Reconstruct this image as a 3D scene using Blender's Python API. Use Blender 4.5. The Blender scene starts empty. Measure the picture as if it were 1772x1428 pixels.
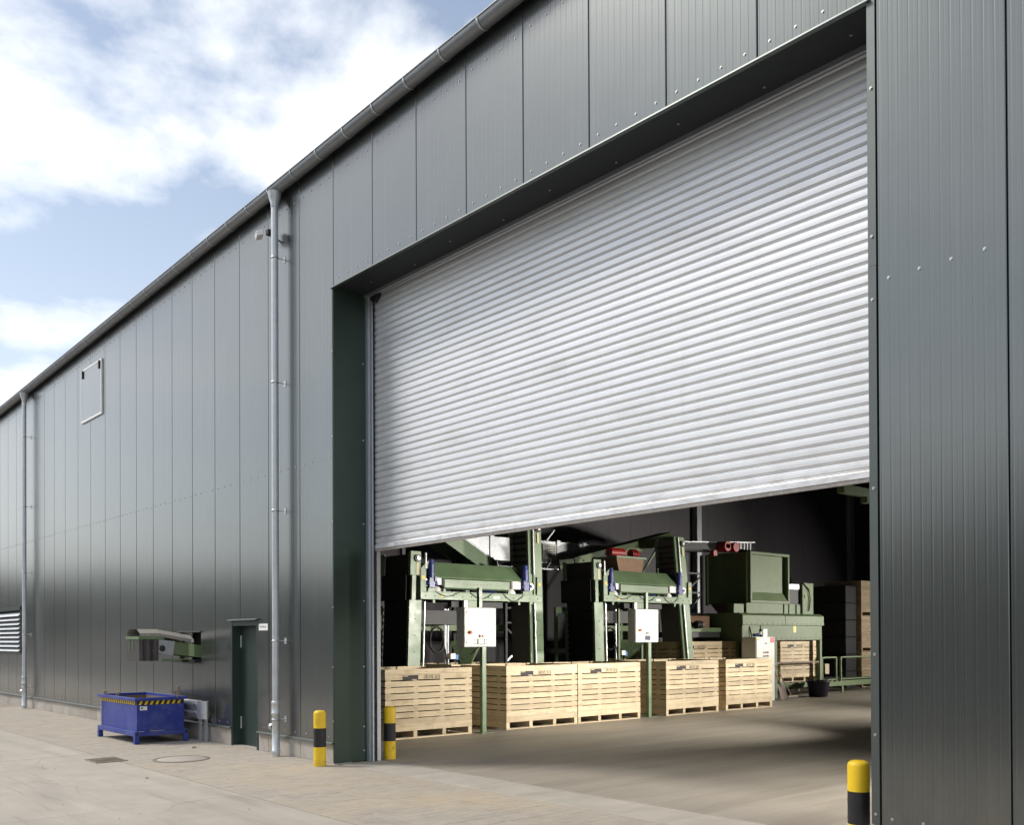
import bpy, bmesh, math, random
from mathutils import Matrix, Vector, Euler
random.seed(7)
S = bpy.context.scene
COL = S.collection
R = math.radians

# ------------------------------------------------------------------ camera
cam_d = bpy.data.cameras.new('camera'); cam = bpy.data.objects.new('camera', cam_d); COL.objects.link(cam)
YAW, PITCH, ROLL = 2.4247, 0.0069, 0.0044
fw = Vector((math.cos(YAW)*math.cos(PITCH), math.sin(YAW)*math.cos(PITCH), math.sin(PITCH)))
rt0 = Vector((math.sin(YAW), -math.cos(YAW), 0)); dn0 = fw.cross(rt0)
rt = rt0*math.cos(ROLL)+dn0*math.sin(ROLL); dn = -rt0*math.sin(ROLL)+dn0*math.cos(ROLL)
m = Matrix((rt, -dn, -fw)).transposed().to_4x4()
m.translation = Vector((11.7915, -6.9828, 1.7591))
cam.matrix_world = m
cam_d.sensor_width = 36.0; cam_d.lens = 36*1667.57/1772; cam_d.shift_y = (1093.12-714)/1772
cam_d.clip_start = .05; cam_d.clip_end = 2000
S.camera = cam

# ------------------------------------------------------------------ sky and sun
SUN_EL, SUN_AZ = R(48), R(230)          # azimuth clockwise from +Y
W = bpy.data.worlds.new('World'); S.world = W; W.use_nodes = True
nt = W.node_tree; nt.nodes.clear()
def N(t, nt=nt, **k):
    n = nt.nodes.new(t)
    for a, b in k.items(): setattr(n, a, b)
    return n
def wl(a, b): nt.links.new(a, b)
sky = N('ShaderNodeTexSky', sky_type='NISHITA', sun_disc=False, sun_elevation=SUN_EL, sun_rotation=SUN_AZ, altitude=50, air_density=1.0, dust_density=1.0, ozone_density=1.0)
tc = N('ShaderNodeTexCoord'); sp = N('ShaderNodeSeparateXYZ'); wl(tc.outputs['Generated'], sp.inputs[0])
za = N('ShaderNodeMath', operation='MAXIMUM'); wl(sp.outputs[2], za.inputs[0]); za.inputs[1].default_value = 0.0
zb = N('ShaderNodeMath', operation='ADD'); wl(za.outputs[0], zb.inputs[0]); zb.inputs[1].default_value = .22
dx = N('ShaderNodeMath', operation='DIVIDE'); wl(sp.outputs[0], dx.inputs[0]); wl(zb.outputs[0], dx.inputs[1])
dy = N('ShaderNodeMath', operation='DIVIDE'); wl(sp.outputs[1], dy.inputs[0]); wl(zb.outputs[0], dy.inputs[1])
cb = N('ShaderNodeCombineXYZ'); wl(dx.outputs[0], cb.inputs[0]); wl(dy.outputs[0], cb.inputs[1])
mp = N('ShaderNodeMapping'); wl(cb.outputs[0], mp.inputs[0]); mp.inputs['Location'].default_value = (-3.42, 5.73, -.35); mp.inputs['Rotation'].default_value = (0, 0, .5)
no = N('ShaderNodeTexNoise'); wl(mp.outputs[0], no.inputs['Vector'])
no.inputs['Scale'].default_value = 1.5; no.inputs['Detail'].default_value = 10; no.inputs['Roughness'].default_value = .555; no.inputs['Distortion'].default_value = .12
cr = N('ShaderNodeValToRGB'); wl(no.outputs['Fac'], cr.inputs[0])
cr.color_ramp.elements[0].position = .48; cr.color_ramp.elements[0].color = (0.06, 0.06, 0.06, 1)
cr.color_ramp.elements[1].position = .605; cr.color_ramp.elements[1].color = (1, 1, 1, 1)
skm = N('ShaderNodeMix', data_type='RGBA'); wl(cr.outputs[0], skm.inputs['Factor'])
sks = N('ShaderNodeMix', data_type='RGBA', blend_type='MULTIPLY'); sks.inputs['Factor'].default_value = 1
wl(sky.outputs[0], sks.inputs['A']); sks.inputs['B'].default_value = (1.28, 1.24, 1.17, 1)
wl(sks.outputs['Result'], skm.inputs['A']); skm.inputs['B'].default_value = (11.0, 11.1, 11.2, 1)
# horizon haze: the air whitens towards the horizon all round
hz1 = N('ShaderNodeMath', operation='MULTIPLY'); wl(za.outputs[0], hz1.inputs[0]); hz1.inputs[1].default_value = -4.5
hz2 = N('ShaderNodeMath', operation='EXPONENT'); wl(hz1.outputs[0], hz2.inputs[0])
hz3 = N('ShaderNodeMath', operation='MULTIPLY'); wl(hz2.outputs[0], hz3.inputs[0]); hz3.inputs[1].default_value = .75
skh = N('ShaderNodeMix', data_type='RGBA'); wl(hz3.outputs[0], skh.inputs['Factor']); wl(skm.outputs['Result'], skh.inputs['A']); skh.inputs['B'].default_value = (10.3, 10.5, 10.7, 1)
bg = N('ShaderNodeBackground'); bg.inputs['Strength'].default_value = .115; wl(skh.outputs['Result'], bg.inputs['Color'])
ow = N('ShaderNodeOutputWorld'); wl(bg.outputs[0], ow.inputs[0])

sd = bpy.data.lights.new('sun', 'SUN'); so = bpy.data.objects.new('sun', sd); COL.objects.link(so)
sd.energy = 2.5; sd.angle = R(15); sd.color = (1, .95, .87)
sdir = Vector((math.sin(SUN_AZ)*math.cos(SUN_EL), math.cos(SUN_AZ)*math.cos(SUN_EL), math.sin(SUN_EL)))
so.rotation_euler = (-sdir).to_track_quat('-Z', 'Y').to_euler(); so.location = (-20, -20, 30)
S.view_settings.view_transform = 'Standard'; S.view_settings.look = 'None'; S.view_settings.gamma = 1; S.view_settings.use_curve_mapping = False
S.view_settings.exposure = 0.14
S.cycles.max_bounces = 8; S.cycles.diffuse_bounces = 4; S.cycles.glossy_bounces = 4

# ------------------------------------------------------------------ materials
MATS = {}
def mat(name, col, rough=.5, metal=0.0, var=.12, scale=6.0, bump=0.0, bscale=40.0, dirt=None, dscale=1.5, damt=.5, stretch=None, spec=.5, coat=0.0, rvar=0.0, emit=None, layers=(), bst=None, bdet=5):
    mt = bpy.data.materials.new(name); mt.use_nodes = True; t = mt.node_tree
    b = t.nodes['Principled BSDF']; L = t.links.new
    b.inputs['Metallic'].default_value = metal; b.inputs['Roughness'].default_value = rough
    b.inputs['Specular IOR Level'].default_value = spec; b.inputs['Coat Weight'].default_value = coat
    tc = t.nodes.new('ShaderNodeTexCoord'); g = t.nodes.new('ShaderNodeNewGeometry')
    mp = t.nodes.new('ShaderNodeMapping'); L(g.outputs['Position'], mp.inputs[0])
    if stretch: mp.inputs['Scale'].default_value = stretch
    n1 = t.nodes.new('ShaderNodeTexNoise'); n1.inputs['Scale'].default_value = scale; n1.inputs['Detail'].default_value = 6; n1.inputs['Roughness'].default_value = .6
    L(mp.outputs[0], n1.inputs['Vector'])
    r1 = t.nodes.new('ShaderNodeMapRange'); L(n1.outputs['Fac'], r1.inputs[0]); r1.inputs[1].default_value = .3; r1.inputs[2].default_value = .7
    r1.inputs[3].default_value = 1-var; r1.inputs[4].default_value = 1+var
    mx = t.nodes.new('ShaderNodeMix'); mx.data_type = 'RGBA'; mx.blend_type = 'MULTIPLY'; mx.inputs['Factor'].default_value = 1
    mx.inputs['A'].default_value = (*col, 1); L(r1.outputs[0], mx.inputs['B'])
    out = mx.outputs['Result']
    oi = t.nodes.new('ShaderNodeObjectInfo')
    r3 = t.nodes.new('ShaderNodeMapRange'); L(oi.outputs['Random'], r3.inputs[0]); r3.inputs[3].default_value = 1-var*.6; r3.inputs[4].default_value = 1+var*.6
    m3 = t.nodes.new('ShaderNodeMix'); m3.data_type = 'RGBA'; m3.blend_type = 'MULTIPLY'; m3.inputs['Factor'].default_value = 1
    L(out, m3.inputs['A']); L(r3.outputs[0], m3.inputs['B']); out = m3.outputs['Result']
    if dirt:
        n2 = t.nodes.new('ShaderNodeTexNoise'); n2.inputs['Scale'].default_value = dscale; n2.inputs['Detail'].default_value = 8; n2.inputs['Roughness'].default_value = .65
        L(mp.outputs[0], n2.inputs['Vector'])
        r2 = t.nodes.new('ShaderNodeMapRange'); L(n2.outputs['Fac'], r2.inputs[0]); r2.inputs[1].default_value = .48; r2.inputs[2].default_value = .72; r2.inputs[3].default_value = 0; r2.inputs[4].default_value = damt
        m2 = t.nodes.new('ShaderNodeMix'); m2.data_type = 'RGBA'; L(r2.outputs[0], m2.inputs['Factor']); L(out, m2.inputs['A']); m2.inputs['B'].default_value = (*dirt, 1)
        out = m2.outputs['Result']
    for (lc, lsc, lamt, lst, lrot, lo_, hi_, zr) in layers:
        ml = t.nodes.new('ShaderNodeMapping'); L(g.outputs['Position'], ml.inputs[0]); ml.inputs['Scale'].default_value = lst; ml.inputs['Rotation'].default_value = (0, 0, lrot)
        nl = t.nodes.new('ShaderNodeTexNoise'); nl.inputs['Scale'].default_value = lsc; nl.inputs['Detail'].default_value = 7; nl.inputs['Roughness'].default_value = .62; L(ml.outputs[0], nl.inputs['Vector'])
        rl = t.nodes.new('ShaderNodeMapRange'); L(nl.outputs['Fac'], rl.inputs[0]); rl.inputs[1].default_value = lo_; rl.inputs[2].default_value = hi_; rl.inputs[3].default_value = 0; rl.inputs[4].default_value = lamt
        fac = rl.outputs[0]
        if zr:
            sx = t.nodes.new('ShaderNodeSeparateXYZ'); L(g.outputs['Position'], sx.inputs[0])
            rz_ = t.nodes.new('ShaderNodeMapRange'); L(sx.outputs[2], rz_.inputs[0]); rz_.inputs[1].default_value = zr[0]; rz_.inputs[2].default_value = zr[1]; rz_.inputs[3].default_value = 1; rz_.inputs[4].default_value = 0
            mm_ = t.nodes.new('ShaderNodeMath'); mm_.operation = 'MULTIPLY'; L(fac, mm_.inputs[0]); L(rz_.outputs[0], mm_.inputs[1]); fac = mm_.outputs[0]
        m4 = t.nodes.new('ShaderNodeMix'); m4.data_type = 'RGBA'; L(fac, m4.inputs['Factor']); L(out, m4.inputs['A']); m4.inputs['B'].default_value = (*lc, 1); out = m4.outputs['Result']
    L(out, b.inputs['Base Color'])
    if rvar:
        rr = t.nodes.new('ShaderNodeMapRange'); L(n1.outputs['Fac'], rr.inputs[0]); rr.inputs[1].default_value = .3; rr.inputs[2].default_value = .7
        rr.inputs[3].default_value = rough-rvar; rr.inputs[4].default_value = rough+rvar; L(rr.outputs[0], b.inputs['Roughness'])
    if bump:
        nb = t.nodes.new('ShaderNodeTexNoise'); nb.inputs['Scale'].default_value = bscale; nb.inputs['Detail'].default_value = bdet
        mpb = t.nodes.new('ShaderNodeMapping'); L(g.outputs['Position'], mpb.inputs[0]); mpb.inputs['Scale'].default_value = bst or stretch or (1, 1, 1); L(mpb.outputs[0], nb.inputs['Vector'])
        bp = t.nodes.new('ShaderNodeBump'); bp.inputs['Strength'].default_value = 1; bp.inputs['Distance'].default_value = bump; L(nb.outputs['Fac'], bp.inputs['Height']); L(bp.outputs[0], b.inputs['Normal'])
    if emit: b.inputs['Emission Color'].default_value = (*emit[0], 1); b.inputs['Emission Strength'].default_value = emit[1]
    MATS[name] = mt
    return mt
CLAD = mat('cladding_metallic_green_grey', (.076, .088, .084), .32, .85, .06, 2.0, .0016, .8, coat=1.0, bst=(1.3, 1, .35), bdet=1, layers=(((.24, .20, .15), 3.0, .45, (1, 1, .3), 0, .40, .75, (.30, 1.4)), ((.16, .165, .15), 2.0, .35, (9, 1, .12), 0, .56, .75, None)))
CLAD.node_tree.nodes['Principled BSDF'].inputs['Coat Roughness'].default_value = .18
CLAD.node_tree.nodes['Principled BSDF'].inputs['Coat IOR'].default_value = 1.95
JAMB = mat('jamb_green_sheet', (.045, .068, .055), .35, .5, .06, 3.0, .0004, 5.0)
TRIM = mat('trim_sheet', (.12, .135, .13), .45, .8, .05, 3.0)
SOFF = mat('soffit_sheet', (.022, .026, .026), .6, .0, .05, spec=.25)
ZINC = mat('weathered_zinc', (.58, .60, .62), .45, .5, .12, 5.0, .0004, 30, dirt=(.62, .66, .70), dscale=4, damt=.35, rvar=.08)
GUTT = mat('gutter_titanium_zinc', (.30, .315, .33), .45, .5, .10, 4.0, rvar=.05)
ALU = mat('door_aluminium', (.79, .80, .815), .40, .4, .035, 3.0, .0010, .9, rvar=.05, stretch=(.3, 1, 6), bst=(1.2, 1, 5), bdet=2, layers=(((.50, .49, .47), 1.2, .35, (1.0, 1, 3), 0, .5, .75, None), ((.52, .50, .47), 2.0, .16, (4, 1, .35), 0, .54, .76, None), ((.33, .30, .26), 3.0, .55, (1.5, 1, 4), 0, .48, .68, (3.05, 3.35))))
ALUD = mat('guide_aluminium', (.55, .58, .62), .4, .7, .06)
RUB = mat('rubber_seal', (.32, .30, .28), .8, 0, .2, 20)
BLK = mat('black_rubber', (.012, .012, .014), .6, 0, .2, 10)
CONC = mat('yard_concrete', (.415, .373, .315), .85, 0, .10, 2.2, .0014, 55, dirt=(.33, .29, .235), dscale=.55, damt=.55, layers=(((.25, .22, .18), 90.0, .35, (1, 1, 1), 0, .55, .68, None), ((.23, .20, .17), 1.0, .5, (.28, 5.0, 1), .35, .58, .70, None), ((.28, .25, .21), 1.0, .55, (.35, 3.2, 1), .12, .50, .72, None), ((.24, .21, .18), 26.0, .6, (1, 1, 1), 0, .66, .74, None), ((.52, .47, .40), .8, .5, (.5, 2.0, 1), -.2, .52, .7, None)))
ASPH = mat('asphalt', (.05, .05, .05), .85, 0, .2, 8, .002, 60)
STRIP = mat('threshold_concrete', (.41, .375, .325), .8, 0, .08, 3.0, .0010, 60, dirt=(.33, .295, .25), dscale=1.2, damt=.6, layers=(((.25, .22, .18), 90.0, .35, (1, 1, 1), 0, .55, .68, None), ((.27, .24, .20), 1.3, .5, (2.6, .35, 1), .1, .5, .72, None), ((.24, .21, .18), 24.0, .6, (1, 1, 1), 0, .66, .74, None)))
PAVE = mat('paver_concrete', (.375, .335, .283), .9, 0, .08, 9.0, .0012, 70, dirt=(.47, .375, .25), dscale=.42, damt=.8, layers=(((.25, .22, .18), 80.0, .3, (1, 1, 1), 0, .55, .68, None), ((.27, .24, .20), 1.1, .5, (.6, 2.2, 1), .3, .52, .75, None), ((.44, .38, .30), 3.0, .6, (1, 1, 1), 0, .45, .65, None)))
BASE = mat('sand_bed', (.31, .27, .215), .95, 0, .15, 8, .002, 60)
FLOOR = mat('hall_floor_concrete', (.315, .282, .238), .6, 0, .12, 1.2, .0006, 30, dirt=(.22, .19, .155), dscale=.8, damt=.65, stretch=(1.6, .22, 1), layers=(((.17, .15, .125), 70.0, .4, (1, 1, 1), 0, .55, .68, None), ((.17, .15, .13), 1.0, .38, (2.6, .16, 1), .15, .52, .72, None), ((.45, .40, .33), 1.4, .5, (3.4, .12, 1), -.12, .55, .72, None)))
PLIN = mat('plinth_concrete', (.40, .375, .34), .9, 0, .10, 5, .0015, 40, dirt=(.24, .19, .14), dscale=1.3, damt=.75)
GREEN = mat('reseda_green_paint', (.135, .205, .108), .42, 0, .10, 4, dirt=(.10, .115, .075), dscale=2.5, damt=.5, rvar=.08, layers=(((.22, .19, .14), 14.0, .5, (1, 1, 1), 0, .60, .74, None),))
GREEND = mat('reseda_green_dusty', (.118, .172, .078), .6, 0, .10, 4, dirt=(.16, .15, .10), dscale=2, damt=.5)
WOODS = []
def wood(name, a, b2):
    mt = bpy.data.materials.new(name); mt.use_nodes = True; t = mt.node_tree; b = t.nodes['Principled BSDF']; L = t.links.new
    b.inputs['Roughness'].default_value = .7
    g = t.nodes.new('ShaderNodeTexCoord'); oi = t.nodes.new('ShaderNodeObjectInfo')
    off = t.nodes.new('ShaderNodeVectorMath'); off.operation = 'MULTIPLY_ADD'; L(oi.outputs['Random'], off.inputs[0]); off.inputs[1].default_value = (37, 53, 71); L(g.outputs['Object'], off.inputs[2])
    mp = t.nodes.new('ShaderNodeMapping'); L(off.outputs[0], mp.inputs[0]); mp.inputs['Scale'].default_value = (12, 1.2, 26)
    n = t.nodes.new('ShaderNodeTexNoise'); n.inputs['Scale'].default_value = 2.0; n.inputs['Detail'].default_value = 5; n.inputs['Distortion'].default_value = .6; L(mp.outputs[0], n.inputs['Vector'])
    cr = t.nodes.new('ShaderNodeValToRGB'); L(n.outputs['Fac'], cr.inputs[0]); cr.color_ramp.elements[0].position = .3; cr.color_ramp.elements[1].position = .72
    cr.color_ramp.elements[0].color = (*a, 1); cr.color_ramp.elements[1].color = (*b2, 1)
    m2 = t.nodes.new('ShaderNodeMapping'); L(off.outputs[0], m2.inputs[0]); m2.inputs['Scale'].default_value = (6, 5.5, 12)
    v = t.nodes.new('ShaderNodeTexVoronoi'); v.inputs['Scale'].default_value = 1.0; L(m2.outputs[0], v.inputs['Vector'])
    kr = t.nodes.new('ShaderNodeMapRange'); L(v.outputs['Distance'], kr.inputs[0]); kr.inputs[1].default_value = .05; kr.inputs[2].default_value = .13; kr.inputs[3].default_value = .8; kr.inputs[4].default_value = 0
    mx = t.nodes.new('ShaderNodeMix'); mx.data_type = 'RGBA'; L(kr.outputs[0], mx.inputs['Factor']); L(cr.outputs[0], mx.inputs['A']); mx.inputs['B'].default_value = (.24, .12, .05, 1)
    rr = t.nodes.new('ShaderNodeMapRange'); L(oi.outputs['Random'], rr.inputs[0]); rr.inputs[3].default_value = .74; rr.inputs[4].default_value = 1.06
    my = t.nodes.new('ShaderNodeMix'); my.data_type = 'RGBA'; my.blend_type = 'MULTIPLY'; my.inputs['Factor'].default_value = 1; L(mx.outputs['Result'], my.inputs['A']); L(rr.outputs[0], my.inputs['B'])
    nd = t.nodes.new('ShaderNodeTexNoise'); nd.inputs['Scale'].default_value = 3.2; nd.inputs['Detail'].default_value = 7; L(off.outputs[0], nd.inputs['Vector'])
    rd_ = t.nodes.new('ShaderNodeMapRange'); L(nd.outputs['Fac'], rd_.inputs[0]); rd_.inputs[1].default_value = .52; rd_.inputs[2].default_value = .75; rd_.inputs[3].default_value = 0; rd_.inputs[4].default_value = .55
    mz = t.nodes.new('ShaderNodeMix'); mz.data_type = 'RGBA'; L(rd_.outputs[0], mz.inputs['Factor']); L(my.outputs['Result'], mz.inputs['A']); mz.inputs['B'].default_value = (.30, .22, .13, 1)
    L(mz.outputs['Result'], b.inputs['Base Color'])
    MATS[name] = mt; return mt
WOOD = wood('spruce_wood', (.56, .44, .275), (.74, .615, .425))
WOODK = wood('old_spruce_wood', (.52, .39, .245), (.66, .53, .36))
YEL = mat('yellow_paint', (.78, .52, .012), .48, 0, .05, 8, dirt=(.55, .36, .03), dscale=5, damt=.35, layers=(((.16, .12, .07), 16.0, .8, (1, 1, .6), 0, .585, .66, (.0, .9)), ((.2, .16, .1), 5.0, .6, (1, 1, 1), 0, .3, .7, (0, .09))))
BLKP = mat('black_paint', (.012, .011, .014), .45, 0, .2, 8)
BLUEB = mat('blue_bin_paint', (.022, .042, .27), .42, 0, .10, 4, dirt=(.12, .14, .30), dscale=2.0, damt=.5, layers=(((.20, .15, .11), 7.0, .6, (1, 1, 1), 0, .58, .75, None),), rvar=.08)
RUSTY = mat('dusty_steel', (.22, .17, .14), .8, .1, .2, 6, dirt=(.13, .08, .05), dscale=3, damt=.6)
BLUEM = mat('motor_blue', (.018, .03, .16), .38, 0, .1)
REDM = mat('motor_red', (.30, .014, .012), .4, 0, .1)
WHITE = mat('white_paint', (.82, .82, .80), .45, 0, .03)
LGREY = mat('cabinet_light_grey', (.60, .60, .56), .45, 0, .03)
CREAM = mat('cream_label', (.62, .55, .34), .6, 0, .05)
STEEL = mat('bright_steel', (.50, .50, .49), .38, .9, .05)
GALV = mat('galvanised_steel', (.50, .52, .54), .45, .7, .12, 14, dirt=(.66, .68, .7), dscale=9, damt=.4)
COVER = mat('dusty_cover_sheet', (.30, .29, .26), .7, .2, .1, 6, dirt=(.40, .33, .24), dscale=3, damt=.7)
DARK = mat('dark_machine_steel', (.022, .022, .024), .6, .1, .2)
BELT = mat('black_belt', (.014, .014, .015), .75, 0, .2)
BELTG = mat('grey_sheet', (.13, .12, .115), .7, 0, .08, 8)
TARP = mat('dark_curtain', (.05, .045, .043), .6, 0, .12, 8)
CARD = mat('brown_hopper_sheet', (.22, .13, .08), .8, 0, .1)
DARKG = mat('dark_green_door', (.035, .055, .047), .4, .2, .06, 4)
INTW = mat('interior_liner_panel', (.075, .07, .08), .6, .1, .06, 2)
ROOFM = mat('roof_sheet', (.05, .055, .055), .5, .3, .1)
RED = mat('signal_red', (.5, .02, .02), .5, 0, .03)
YLAB = mat('yellow_label', (.75, .5, .03), .5, 0, .03)
SCRN = mat('touch_screen', (.02, .025, .09), .15, 0, .0)
INK = mat('print_ink', (.025, .02, .02), .7, 0, .0)
TUB = mat('dark_blue_plastic', (.013, .012, .035), .45, 0, .1)
GLOVE = mat('blue_glove_rubber', (.03, .16, .50), .5, 0, .1)
STONE = mat('pebble', (.36, .33, .28), .9, 0, .3, 20)
HANDLE = mat('ash_handle', (.42, .33, .23), .6, 0, .1)
IRON = mat('cast_iron', (.25, .205, .16), .8, .1, .3, 10, dirt=(.34, .28, .21), dscale=3, damt=.6)
LEAF = mat('dark_foliage', (.035, .055, .022), .8, 0, .4, .7)
BARK = mat('bark', (.07, .05, .035), .9, 0, .3)
BRICK = mat('far_hall_render', (.20, .17, .13), .85, 0, .1, .4)

# ------------------------------------------------------------------ mesh helpers
class MB:
    def __init__(s): s.v = []; s.f = []; s.sm = []
    def add(s, vs, fs, smooth=False):
        o = len(s.v); s.v += [tuple(p) for p in vs]; s.f += [tuple(i+o for i in f) for f in fs]; s.sm += [smooth]*len(fs); return s
    def box(s, x0, x1, y0, y1, z0, z1, M=None):
        v = [Vector(p) for p in ((x0,y0,z0),(x1,y0,z0),(x1,y1,z0),(x0,y1,z0),(x0,y0,z1),(x1,y0,z1),(x1,y1,z1),(x0,y1,z1))]
        if M: v = [M @ p for p in v]
        return s.add(v, [(0,3,2,1),(4,5,6,7),(0,1,5,4),(1,2,6,5),(2,3,7,6),(3,0,4,7)])
    def bar(s, a, b, w, h, up=(0,0,1)):
        a = Vector(a); b = Vector(b); d = b-a; L = d.length; d.normalize(); u = Vector(up)
        if abs(d.dot(u)) > .98: u = Vector((1,0,0))
        sx = d.cross(u).normalized(); u = sx.cross(d).normalized()
        M = Matrix((d, sx, u)).transposed().to_4x4(); M.translation = a
        return s.box(0, L, -w/2, w/2, -h/2, h/2, M)
    def cyl(s, a, b, r, n=16, r2=None, caps=True, smooth=True):
        a = Vector(a); b = Vector(b); d = (b-a).normalized(); r2 = r if r2 is None else r2
        u = d.orthogonal().normalized(); w = d.cross(u)
        vs = [a+(u*math.cos(t)+w*math.sin(t))*r for t in [2*math.pi*i/n for i in range(n)]]
        vs += [b+(u*math.cos(t)+w*math.sin(t))*r2 for t in [2*math.pi*i/n for i in range(n)]]
        s.add(vs, [(i, (i+1)%n, n+(i+1)%n, n+i) for i in range(n)], smooth)
        if caps: s.add(vs, [tuple(range(n-1,-1,-1)), tuple(range(n, 2*n))])
        return s
    def tube(s, pts, r, n=8):
        pts = [Vector(p) for p in pts]; rings = []
        for i, p in enumerate(pts):
            d = (pts[min(i+1, len(pts)-1)]-pts[max(i-1, 0)]).normalized()
            ref = Vector((0,0,1)) if abs(d.z) < .9 else Vector((1,0,0))
            u = d.cross(ref).normalized(); w = d.cross(u)
            rings.append([p+(u*math.cos(2*math.pi*k/n)+w*math.sin(2*math.pi*k/n))*r for k in range(n)])
        vs = [q for ri in rings for q in ri]
        fs = [(i*n+k, i*n+(k+1)%n, (i+1)*n+(k+1)%n, (i+1)*n+k) for i in range(len(pts)-1) for k in range(n)]
        return s.add(vs, fs, True)
    def lathe(s, prof, c=(0,0,0), n=24, smooth=True):
        vs = [(c[0]+r*math.cos(2*math.pi*i/n), c[1]+r*math.sin(2*math.pi*i/n), c[2]+z) for r, z in prof for i in range(n)]
        fs = [(j*n+i, j*n+(i+1)%n, (j+1)*n+(i+1)%n, (j+1)*n+i) for j in range(len(prof)-1) for i in range(n)]
        return s.add(vs, fs, smooth)
    def prism(s, prof, axis, a, b, cap=True):
        # closed profile of 2-D points swept along axis: x -> (y,z), y -> (x,z), z -> (x,y)
        def P(p, t): return {'x': (t, p[0], p[1]), 'y': (p[0], t, p[1]), 'z': (p[0], p[1], t)}[axis]
        n = len(prof); vs = [P(p, a) for p in prof]+[P(p, b) for p in prof]
        fs = [(i, (i+1)%n, n+(i+1)%n, n+i) for i in range(n)]
        if cap: fs += [tuple(range(n-1,-1,-1)), tuple(range(n, 2*n))]
        return s.add(vs, fs)
    def mesh(s, name, bevel=0.0, seg=1, fix=True):
        me = bpy.data.meshes.new(name); me.from_pydata(s.v, [], s.f)
        me.polygons.foreach_set('use_smooth', s.sm)
        if bevel or fix:
            bm = bmesh.new(); bm.from_mesh(me)
            if bevel:
                bmesh.ops.remove_doubles(bm, verts=bm.verts, dist=1e-5)
            bmesh.ops.recalc_face_normals(bm, faces=bm.faces)
            if bevel:
                ed = [e for e in bm.edges if len(e.link_faces) == 2 and e.calc_face_angle(0) > .6]
                bmesh.ops.bevel(bm, geom=ed, offset=bevel, segments=seg, affect='EDGES', profile=.5, clamp_overlap=True)
            bm.to_mesh(me); bm.free()
        return me
    def build(s, name, mt, parent=None, bevel=0.0, seg=1, label=None):
        return link(name, s.mesh(name, bevel, seg), mt, parent, label=label)
def link(name, me, mt, parent=None, loc=None, rot=None, label=None):
    if mt and not me.materials: me.materials.append(mt)
    o = bpy.data.objects.new(name, me); COL.objects.link(o)
    if loc is not None: o.location = loc
    if rot is not None: o.rotation_euler = rot
    if parent:
        o.parent = parent
        L = Vector((0,0,0)); p = parent
        if 'rootloc' in ROOT.get(p.name, {}): L = ROOT[p.name]['rootloc']
        o.matrix_parent_inverse = Matrix.Translation(-L)
    if label: o['label'] = label
    return o
ROOT = {}
def tag(o, label, cat, group=None):
    o['label'] = label; o['category'] = cat
    if group: o['group'] = group
    return o
def thing(name, label, cat, loc=(0,0,0), group=None):
    o = bpy.data.objects.new(name, None); COL.objects.link(o); o.location = loc; o.empty_display_size = .2
    ROOT[o.name] = {'rootloc': Vector(loc)}
    return tag(o, label, cat, group)
def copy_tree(o, parent=None):
    c = o.copy(); COL.objects.link(c)
    if parent: c.parent = parent
    for ch in list(o.children): copy_tree(ch, c)
    return c
def text_mesh(s, size, name, ext=.0015, cx=1.0):
    cu = bpy.data.curves.new('lettering', 'FONT'); cu.body = s; cu.size = size; cu.extrude = ext; cu.offset = size*.008; cu.align_x = 'CENTER'; cu.align_y = 'CENTER'; cu.resolution_u = 2
    o = bpy.data.objects.new('lettering', cu); COL.objects.link(o)
    dg = bpy.context.evaluated_depsgraph_get(); me = bpy.data.meshes.new_from_object(o.evaluated_get(dg)); me.name = name
    bpy.data.objects.remove(o); bpy.data.curves.remove(cu)
    for v in me.vertices: v.co.x *= cx
    me.materials.clear()
    return me
def struct(o): o['kind'] = 'structure'; return o

# ================================================================== THE HALL
ZP = .3128; H = 6.70
def zg(x): return 8.51+.0264*x          # underside of the gutter: laid to a fall
def ztop(x): return zg(x)+.13
hall = thing('warehouse_hall', 'large hall clad in grey green metal panels with a tall roller door opening', 'building', (0, 0, 0))

NR = 12
def panel_rects(mb, x0, x1, rects, back=.09):
    """ribbed sheet between x0 and x1 (joint recess at both ends), cut to rects (xa, xb, z0, z1 or None for the eaves)"""
    w = x1-x0; pr = []
    pr += [(x0+.001, .022), (x0+.006, .004), (x0+.012, 0)]
    p = (w-.03)/NR
    for i in range(NR):
        a = x0+.015+i*p
        pr += [(a+.006, 0), (a+.0115, .0008), (a+.0175, .0008), (a+.023, 0)]
        pr += [(a+p*.5+.007, 0), (a+p*.5+.010, .0002), (a+p*.5+.014, .0002), (a+p*.5+.017, 0)]
    pr += [(x1-.012, 0), (x1-.006, .004), (x1-.001, .022)]
    def yat(x):
        for (xa, ya), (xb, yb) in zip(pr, pr[1:]):
            if xa <= x <= xb: return ya+(yb-ya)*(x-xa)/max(xb-xa, 1e-9)
        return pr[0][1]
    for xa, xb, z0, z1 in rects:
        q = [(x, y) for x, y in pr if xa+1e-4 < x < xb-1e-4]
        xs = max(xa, x0+.001); xe = min(xb, x1-.001)
        q = [(xs, yat(xs))]+[t for t in q if xs < t[0] < xe]+[(xe, yat(xe))]
        T = (lambda x: ztop(x)) if z1 is None else (lambda x, z1=z1: z1)
        n = len(q); vs = [(x, y, z0) for x, y in q]+[(x, y, T(x)) for x, y in q]+[(xs, back, z0), (xe, back, z0), (xs, back, T(xs)), (xe, back, T(xe))]
        fs = [(i, i+1, n+i+1, n+i) for i in range(n-1)]
        B = 2*n
        fs += [(B+1, B, B+2, B+3), (0, n, B+2, B), (n-1, B+1, B+3, 2*n-1), tuple(range(n))[::-1]+(B, B+1), tuple(range(n, 2*n))+(B+3, B+2)]
        mb.add(vs, fs)
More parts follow.
